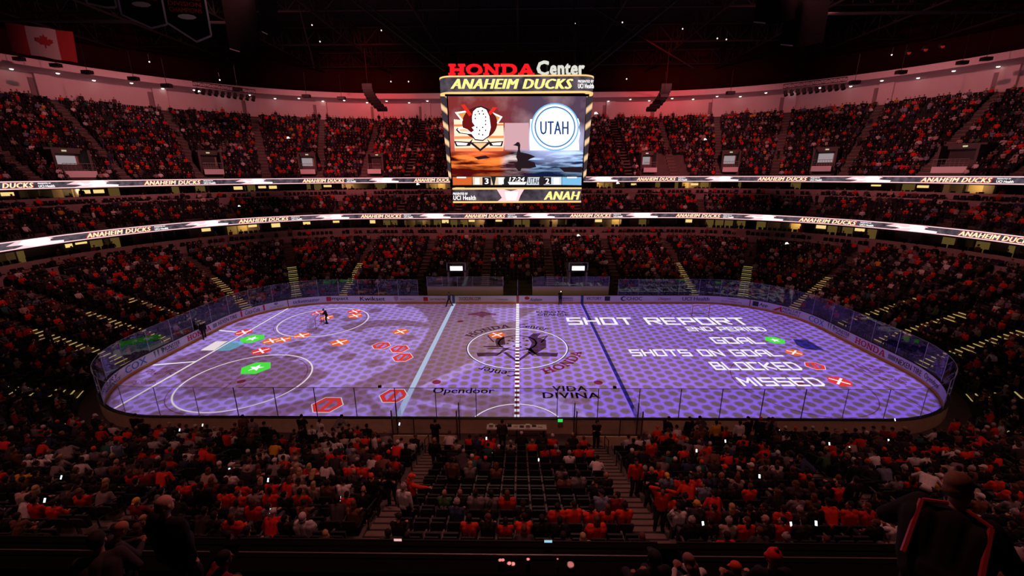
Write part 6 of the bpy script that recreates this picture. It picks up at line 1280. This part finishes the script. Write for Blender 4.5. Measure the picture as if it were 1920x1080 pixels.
# ================= PEOPLE STANDING OUT =================
def near_stand(px, py, hh=1.62, kr=(0, 14), dk=0):
    best = None
    for k in range(*kr):
        D, z = low_row(k); Y = -12.95-D; p = aty(px, py, Y); e = abs(p[2]-(z+hh))
        if best is None or e < best[0]: best = (e, p[0], Y, z, k)
    return best
GRP = 'people standing in the near stands'
KB = (.014, .013, .015)
def on_ice(px, py, posek, rz, shirt, head, lab, **k): p = atz(px, py, 0); return person(posek, (p[0], p[1], 0.0), rz, shirt, head, lab, 'ice crew on the rink', pants=KB, **k)
o = on_ice(614, 607, 't_rail', PI/2+.2, KB, 'C', 'person in black leaning on the moved goal in the far left circle')
on_ice(384, 634, 't_walk', -2.4, KB, 's', 'person in black walking along the left boards')
on_ice(843, 574, 't_walk', 2.2, (.05, .04, .06), 'C', 'person in dark clothes walking by the left blue line')
o = on_ice(1050, 571, 't_cross', PI, KB, 's', 'person in black with a headlamp standing by the far boards'); P0 = POSES['t_cross']['J']
MB().ell((0, 0, 0), (.06, .03, .05), 8, 5).build('headlamp', M['lamp'], o, loc=P0['head']+P0['R'] @ Vector((0, .11, .06)))
# hockey stick / rod held by the man at the goal
p = atz(606, 610, 0); tag(MB().tube((0, 0, .02), (.1, -.2, 1.35), .02, n=6).tube((0, 0, .03), (-.3, .05, .03), .02, n=6).build('shovel', M['black'], None, loc=(p[0]+.1, p[1], 0)), 'long black shovel standing beside the moved goal', 'shovel')
SIL = [(1258, 767, 't_phone', -.9, 'k', 's', 'person in black looking down beside the near glass, leftmost of the standing row'), (1300, 772, 't_down', .2, 'k', 's', 'person in black standing with back turned at the near glass'),
 (1329, 777, 't_bend', .2, 'd', 's', 'person in dark jacket bending over at the near glass'), (1357, 783, 't_down', PI-.3, 'k', 's', 'child in black jersey facing away from the ice'), (1416, 764, 't_phone', .3, 'k', 's', 'broad person in black standing beside one in a red hat'),
 (1436, 769, 't_down', -.4, 'k', 'O', 'person in black with bright red hat at the near glass'), (1458, 760, 't_ph', 1.3, 'k', 'C', 'person in black cap turned sideways at the near glass'), (237, 772, 't_phone', 0, 'k', 'C', 'person in black standing at the near left glass'),
 (448, 784, 't_down', .3, 'b', 's', 'person in brown coat standing at the near left boards'), (466, 792, 't_down', 0, 'g', 's', 'person in grey sweater standing behind the near left boards'), (557, 777, 't_phone', .1, 'k', 's', 'person in black standing against the ice, left of centre'),
 (623, 782, 't_bend', -.4, 'g', 's', 'person in grey sweater leaning at the near boards'), (594, 792, 't_down', -.5, 'w', 's', 'person in white top standing behind the near boards'), (696, 818, 't_walk', -1.2, 'w', 'L', 'person in white top with long hair standing in the left stands'),
 (1348, 800, 't_down', .1, 'y', 's', 'person in mustard sweater standing behind the near boards'), (1393, 800, 't_down', 0, 'w', 's', 'person in white printed shirt standing in the right stands'), (1318, 805, 't_down', .2, 'b', 'L', 'person with long brown hair standing in the right stands'), (1456, 784, 't_down', 0, 'g', 'L', 'person in grey top standing near the red hat'),
 (1227, 830, 't_down', .2, 'o', 's', 'person in long orange jersey standing beside the right aisle'), (1804, 792, 't_down', .1, 'o', 's', 'person in orange jersey standing in the right corner stands'), (163, 785, 't_phone', -.8, 'k', 'W', 'person in black with white cap standing at far left')]
for px, py, ps, rz, c, hd, lab in SIL:
    e, x, Y, z, k = near_stand(px, py, 1.32 if 'child' in lab else 1.66, (0, 7)); sc = .8 if 'child' in lab else 1.0
    person({'t_ph': 't_phone'}.get(ps, ps), (x, Y+.28, z), rz, CLR[c], hd, lab, GRP, scale=sc, pants=(.03, .03, .045), number='19' if 'child' in lab else None)
MID = [(813, 795, 't_phone', 0, 'k', 's', 'person in black standing at the top of the left aisle', .9), (1121, 795, 't_cross', PI, 'k', 's', 'person in black guarding the top of the right aisle', .9), (941, 797, 't_down', 0, 'd', 'C', 'person in dark shirt standing at the timekeeper table', 0),
 (812, 832, 't_down', 0, 'k', 'B', 'tall person in black standing left in the centre section', 0), (845, 872, 't_down', -.1, 'b', 's', 'person in brown jacket standing in the centre section', 0), (868, 862, 't_bend', .5, 'd', 's', 'person in dark grey bending beside the brown jacket', 0),
 (766, 900, 't_point', -.9, 'o', 'O', 'person in orange reaching out an arm by the left aisle', 0), (751, 917, 't_down', -.3, 'w', 'h', 'person in pale hoodie standing by the left aisle', 0), (727, 884, 't_cross', PI, 'k', 's', 'person in black facing the camera by the left aisle', 0), (691, 905, 't_cross', .1, 'k', 'O', 'person in black with bright orange cap left of the aisle', 0),
 (1197, 865, 't_down', PI+.1, 'o', 's', 'person in orange jersey facing the camera beside the right aisle', 0), (1225, 893, 't_cross', PI, 'k', 'B', 'person in black vest facing the camera right of the aisle', 0), (1247, 934, 't_head', PI-.3, 'o', 's', 'person in orange with both hands on the head, right aisle', 0),
 (1598, 855, 't_cross', -2.6, 'k', 'B', 'person in black facing left in the right stands', 0), (1615, 880, 't_ear', .2, 'k', 's', 'person in black jacket with white stripe raising an arm', 0), (1535, 865, 't_bend', 1.2, 'n', 's', 'person in navy top bending over in the right stands', 0), (1758, 895, 't_bend', -.8, 'w', 's', 'person in white jersey leaning left in the right stands', 0), (1870, 825, 't_bend', 1.0, 'r', 's', 'person in striped red jersey leaning in the far right stands', 0),
 (110, 850, 't_bend', .9, 'g', 's', 'person in grey top reaching across a row at far left', 0), (366, 925, 't_down', .1, 'k', 's', 'tall person in black in front of the left stands', 0), (1620, 900, 't_down', .0, 'k', 's', 'person in black number eleven jersey in the right stands', 0)]
for px, py, ps, rz, c, hd, lab, fz in MID:
    e, x, Y, z, k = near_stand(px, py, 1.66 if ps != 't_bend' else 1.45, (0, 14)); person({'t_ear': 't_point'}.get(ps, ps), (x, Y+.25, z), rz, CLR[c], hd, lab, GRP, number='11' if 'eleven' in lab else None)
# foreground: people on the walkway behind the drink ledge
def ledge_person(px, py, Y, ps, rz, c, hd, lab, hh, sc=1.0, fz=None, **k):
    p = aty(px, py, Y); z = 8.9 if Y > -30.35 else (9.3 if Y > -31.2 else (9.72 if Y > -32.05 else 10.14)); hh = POSES[ps]['J']['head'].z; sc = (p[2]-z)/hh if fz is None else sc
    print('ledge', lab[:40], 'scale', round(sc, 2)); return person(ps, (p[0], p[1], z if fz is None else fz), rz, c if isinstance(c, tuple) else CLR[c], hd, lab, 'people behind the drink ledge', scale=sc, **k)
ledge_person(304, 950, -30.6, 't_wide', -.25, 'k', 'B', 'large bald person in black standing behind the ledge at left', 1.69, hcol=(.36, .22, .18), skin=(.62, .34, .27))
ledge_person(1795, 966, -31.45, 't_lean', -.85, 'k', 'a', 'large person in black jersey with red stripes leaning right', 1.42, hcol=(.20, .11, .07), skin=(.5, .26, .2))
ledge_person(212, 1003, -30.33, 't_phone', -.4, 'd', 's', 'person with brown hair holding up a lit phone at left', 1.19, hcol=(.45, .2, .12))
ledge_person(1225, 1046, -30.75, 's_lap', .2, 'k', 'C', 'person in dark cap seated below the black ledge', 1.19)
ledge_person(1302, 1066, -30.75, 's_phone', .4, 'w', 'L', 'person with long grey-brown hair drinking behind the ledge', 1.19, hcol=(.30, .17, .15))
ledge_person(1449, 1046, -30.75, 's_lap', 0, 'k', 'R', 'person in pointed red and black knit hat behind the ledge', 1.19)
ledge_person(1392, 1078, -30.75, 's_phone', .5, 'd', 'O', 'person in bright red hat holding a framed phone', 1.19)
ledge_person(380, 1074, -30.9, 's_lean', -.6, 'm', 's', 'person with brown hair resting behind the ledge at left', 1.15)
ledge_person(165, 1048, -30.9, 's_lean', .5, 'd', 's', 'person leaning forward at the lower left corner', 1.15)
ledge_person(1905, 1050, -30.9, 's_lap', 0, 'b', 'h', 'person with small pale hat at the lower right corner', 1.19)
# red stripes on the leaning man's jersey
for o in [o for o in bpy.data.objects if o.get('label', '').startswith('large person in black jersey')]:
    J = POSES['t_lean']['J']; T = J['T']; mb = MB()
    for sg in (-1, 1):
        a = J['sh'+('L' if sg < 0 else 'R')]+T @ Vector((0, -.10, .02)); b = J['hip']+T @ Vector((sg*.20, -.155, .05)); c = J['neck']+T @ Vector((sg*.05, -.085, .02)); mb.tube(c, a, .016, n=6); mb.tube(a, b, .022, n=6)
    mb.build('jersey_stripe', M['paint_red'], o)
# ================= PHONES, HANDRAILS, BRIGHT GLINTS =================
near_pts = [i for i in OCC if SEATS[i][10] == 'lower' and PX[i, 1] > 770]
nph = 0
for px, py in ((380, 797), (337, 806), (200, 838), (84, 938), (430, 881), (503, 900), (508, 958), (603, 917), (637, 935), (735, 842), (1360, 827), (1461, 808), (1678, 787), (1555, 832), (1593, 840), (1666, 826), (912, 822), (923, 846), (1318, 982), (1530, 981), (1424, 893), (115, 895), (749, 795), (1010, 862), (1306, 845), (1483, 983)):
    d, i = min(((PX[i, 0]-px)**2+(PX[i, 1]-py)**2, i) for i in near_pts); x, y, z, rz, s, D, k, si, j, n, lev = SEATS[i]
    p = aty(px, py, y+.32) if y < -12 else atd(px, py, PX[i, 2]-.3); o = MB().box(-.038, .038, -.005, .005, -.075, .075).box(-.034, .034, -.0065, -.0055, -.07, .07, 1).build('mobile_phone', [M['black'], M['phone']], None, loc=p); o.rotation_euler = (-.5, 0, random.uniform(-.3, .3))
    tag(o, 'lit mobile phone held by a spectator in the near stands', 'phone', 'lit phones in the near stands'); nph += 1
for s, side in ((HALF-4.2, 'right'), (-(HALF-4.2), 'left'), (66.5, 'outer right'), (-66.5, 'outer left')):
    x, y, nx, ny = base(s)
    for k in range(1, 13, 3):
        D, z = low_row(k); D2, z2 = low_row(k+1); off = .52 if s > 0 else -.52; mb = MB(); a, b = (x+off, y+ny*D, z), (x+off, y+ny*D2, z2)
        mb.tube(a, (a[0], a[1], a[2]+.95), .022).tube(b, (b[0], b[1], b[2]+.95), .022).tube((a[0], a[1], a[2]+.95), (b[0], b[1], b[2]+.95), .022).tube((a[0], a[1], a[2]+.5), (b[0], b[1], b[2]+.5), .014)
        tag(mb.build('aisle_handrail', M['black']), 'short black handrail in the %s near aisle, %s up from the ice' % (side, ('lowest', 'second', 'third', 'topmost')[(k-1)//3]), 'handrail', 'aisle handrails')
for px, py, r, lab in ((1813, 190, .42, 'glaring white glint in the upper right stands'), (1322, 261, .28, 'bright white glint in the upper stands right of the scoreboard'), (540, 258, .3, 'bright white glint in the upper stands at left'), (1117, 212, .35, 'bright white glint just right of the scoreboard top'), (448, 386, .2, 'small white glint on the left club level'), (1084, 441, .2, 'small white glint right of centre below the lower ribbon'), (322, 371, .22, 'white neon sign shape on the left club level'),
        (1693, 350, .25, 'white neon mark on the right club level'), (1820, 353, .3, 'white neon sign at far right under the upper ribbon'), (1475, 456, .22, 'small white bright spots low in the right stands'), (373, 171, .22, 'white flare on the upper left lighting bar'), (783, 345, .3, 'white bright spot under the upper ribbon left of the scoreboard'), (1158, 343, .3, 'white bright spot under the upper ribbon right of the scoreboard')):
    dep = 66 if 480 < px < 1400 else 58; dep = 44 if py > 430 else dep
    p = atd(px, py, dep); o = MB().ell((0, 0, 0), (r*.7, r*.4, r*.5), 6, 4).ell((r*.3, 0, r*.2), (r*1.0, r*.15, r*.14), 5, 4, T=Matrix.Rotation(.5, 4, 'Y')).ell((-r*.2, 0, 0), (r*.9, r*.15, r*.13), 5, 4, T=Matrix.Rotation(-.7, 4, 'Y')).tube((0, .1, 0), (0, .5, -.2), .08, n=6, mi=1).build('bright_glint', [M['led_w'], M['black']], None, loc=p); tag(o, lab, 'lamp', 'bright glints in the stands')  # glints and stray reflections shaped as added glowing shards
# ---------- labels: where nothing but place tells repeats apart, say the place ----------
from collections import defaultdict
G = defaultdict(list)
for o in SC.objects:
    if o.parent is None and o.get('label') and o.get('category'): G[(o['label'], o.name.split('.')[0])].append(o)
bpy.context.view_layer.update()
for (lab, nm), L in G.items():
    if len(L) < 2: continue
    def cx(o):
        c = np.mean([list(o.matrix_world @ Vector(b)) for b in o.bound_box], 0) if o.type == 'MESH' else np.array(o.matrix_world.translation); q = proj(c)[0]; return q[0] if q[2] > .5 else c[0]*100
    L.sort(key=cx); n = len(L)
    for k, o in enumerate(L):
        w_ = 'leftmost' if k == 0 else ('rightmost' if k == n-1 else (ordw(k+1)+' from left' if k < n/2 else ordw(n-k)+' from right')); o['label'] = lab+', '+w_

for o in [o for o in SC.objects if o.get('group') == 'people behind the drink ledge' and o.data in [POSES[q]['body'] for q in ('s_lap', 's_phone', 's_lean')]]:
    t = empty('club_seat', (o.location.x, o.location.y, o.location.z), o.rotation_euler.z); t.scale = o.scale; tag(t, 'black club seat under the '+' '.join(o['label'].split()[:9]), 'seat', 'club seats behind the ledge')
    for nm, me in (('seat_pan', SM[0]), ('backrest', SM[1]), ('armrest', SM[2])):
        c = bpy.data.objects.new(nm, me); COL.objects.link(c); c.parent = t; c.location = (-.265 if nm == 'armrest' else 0, 0, 0)
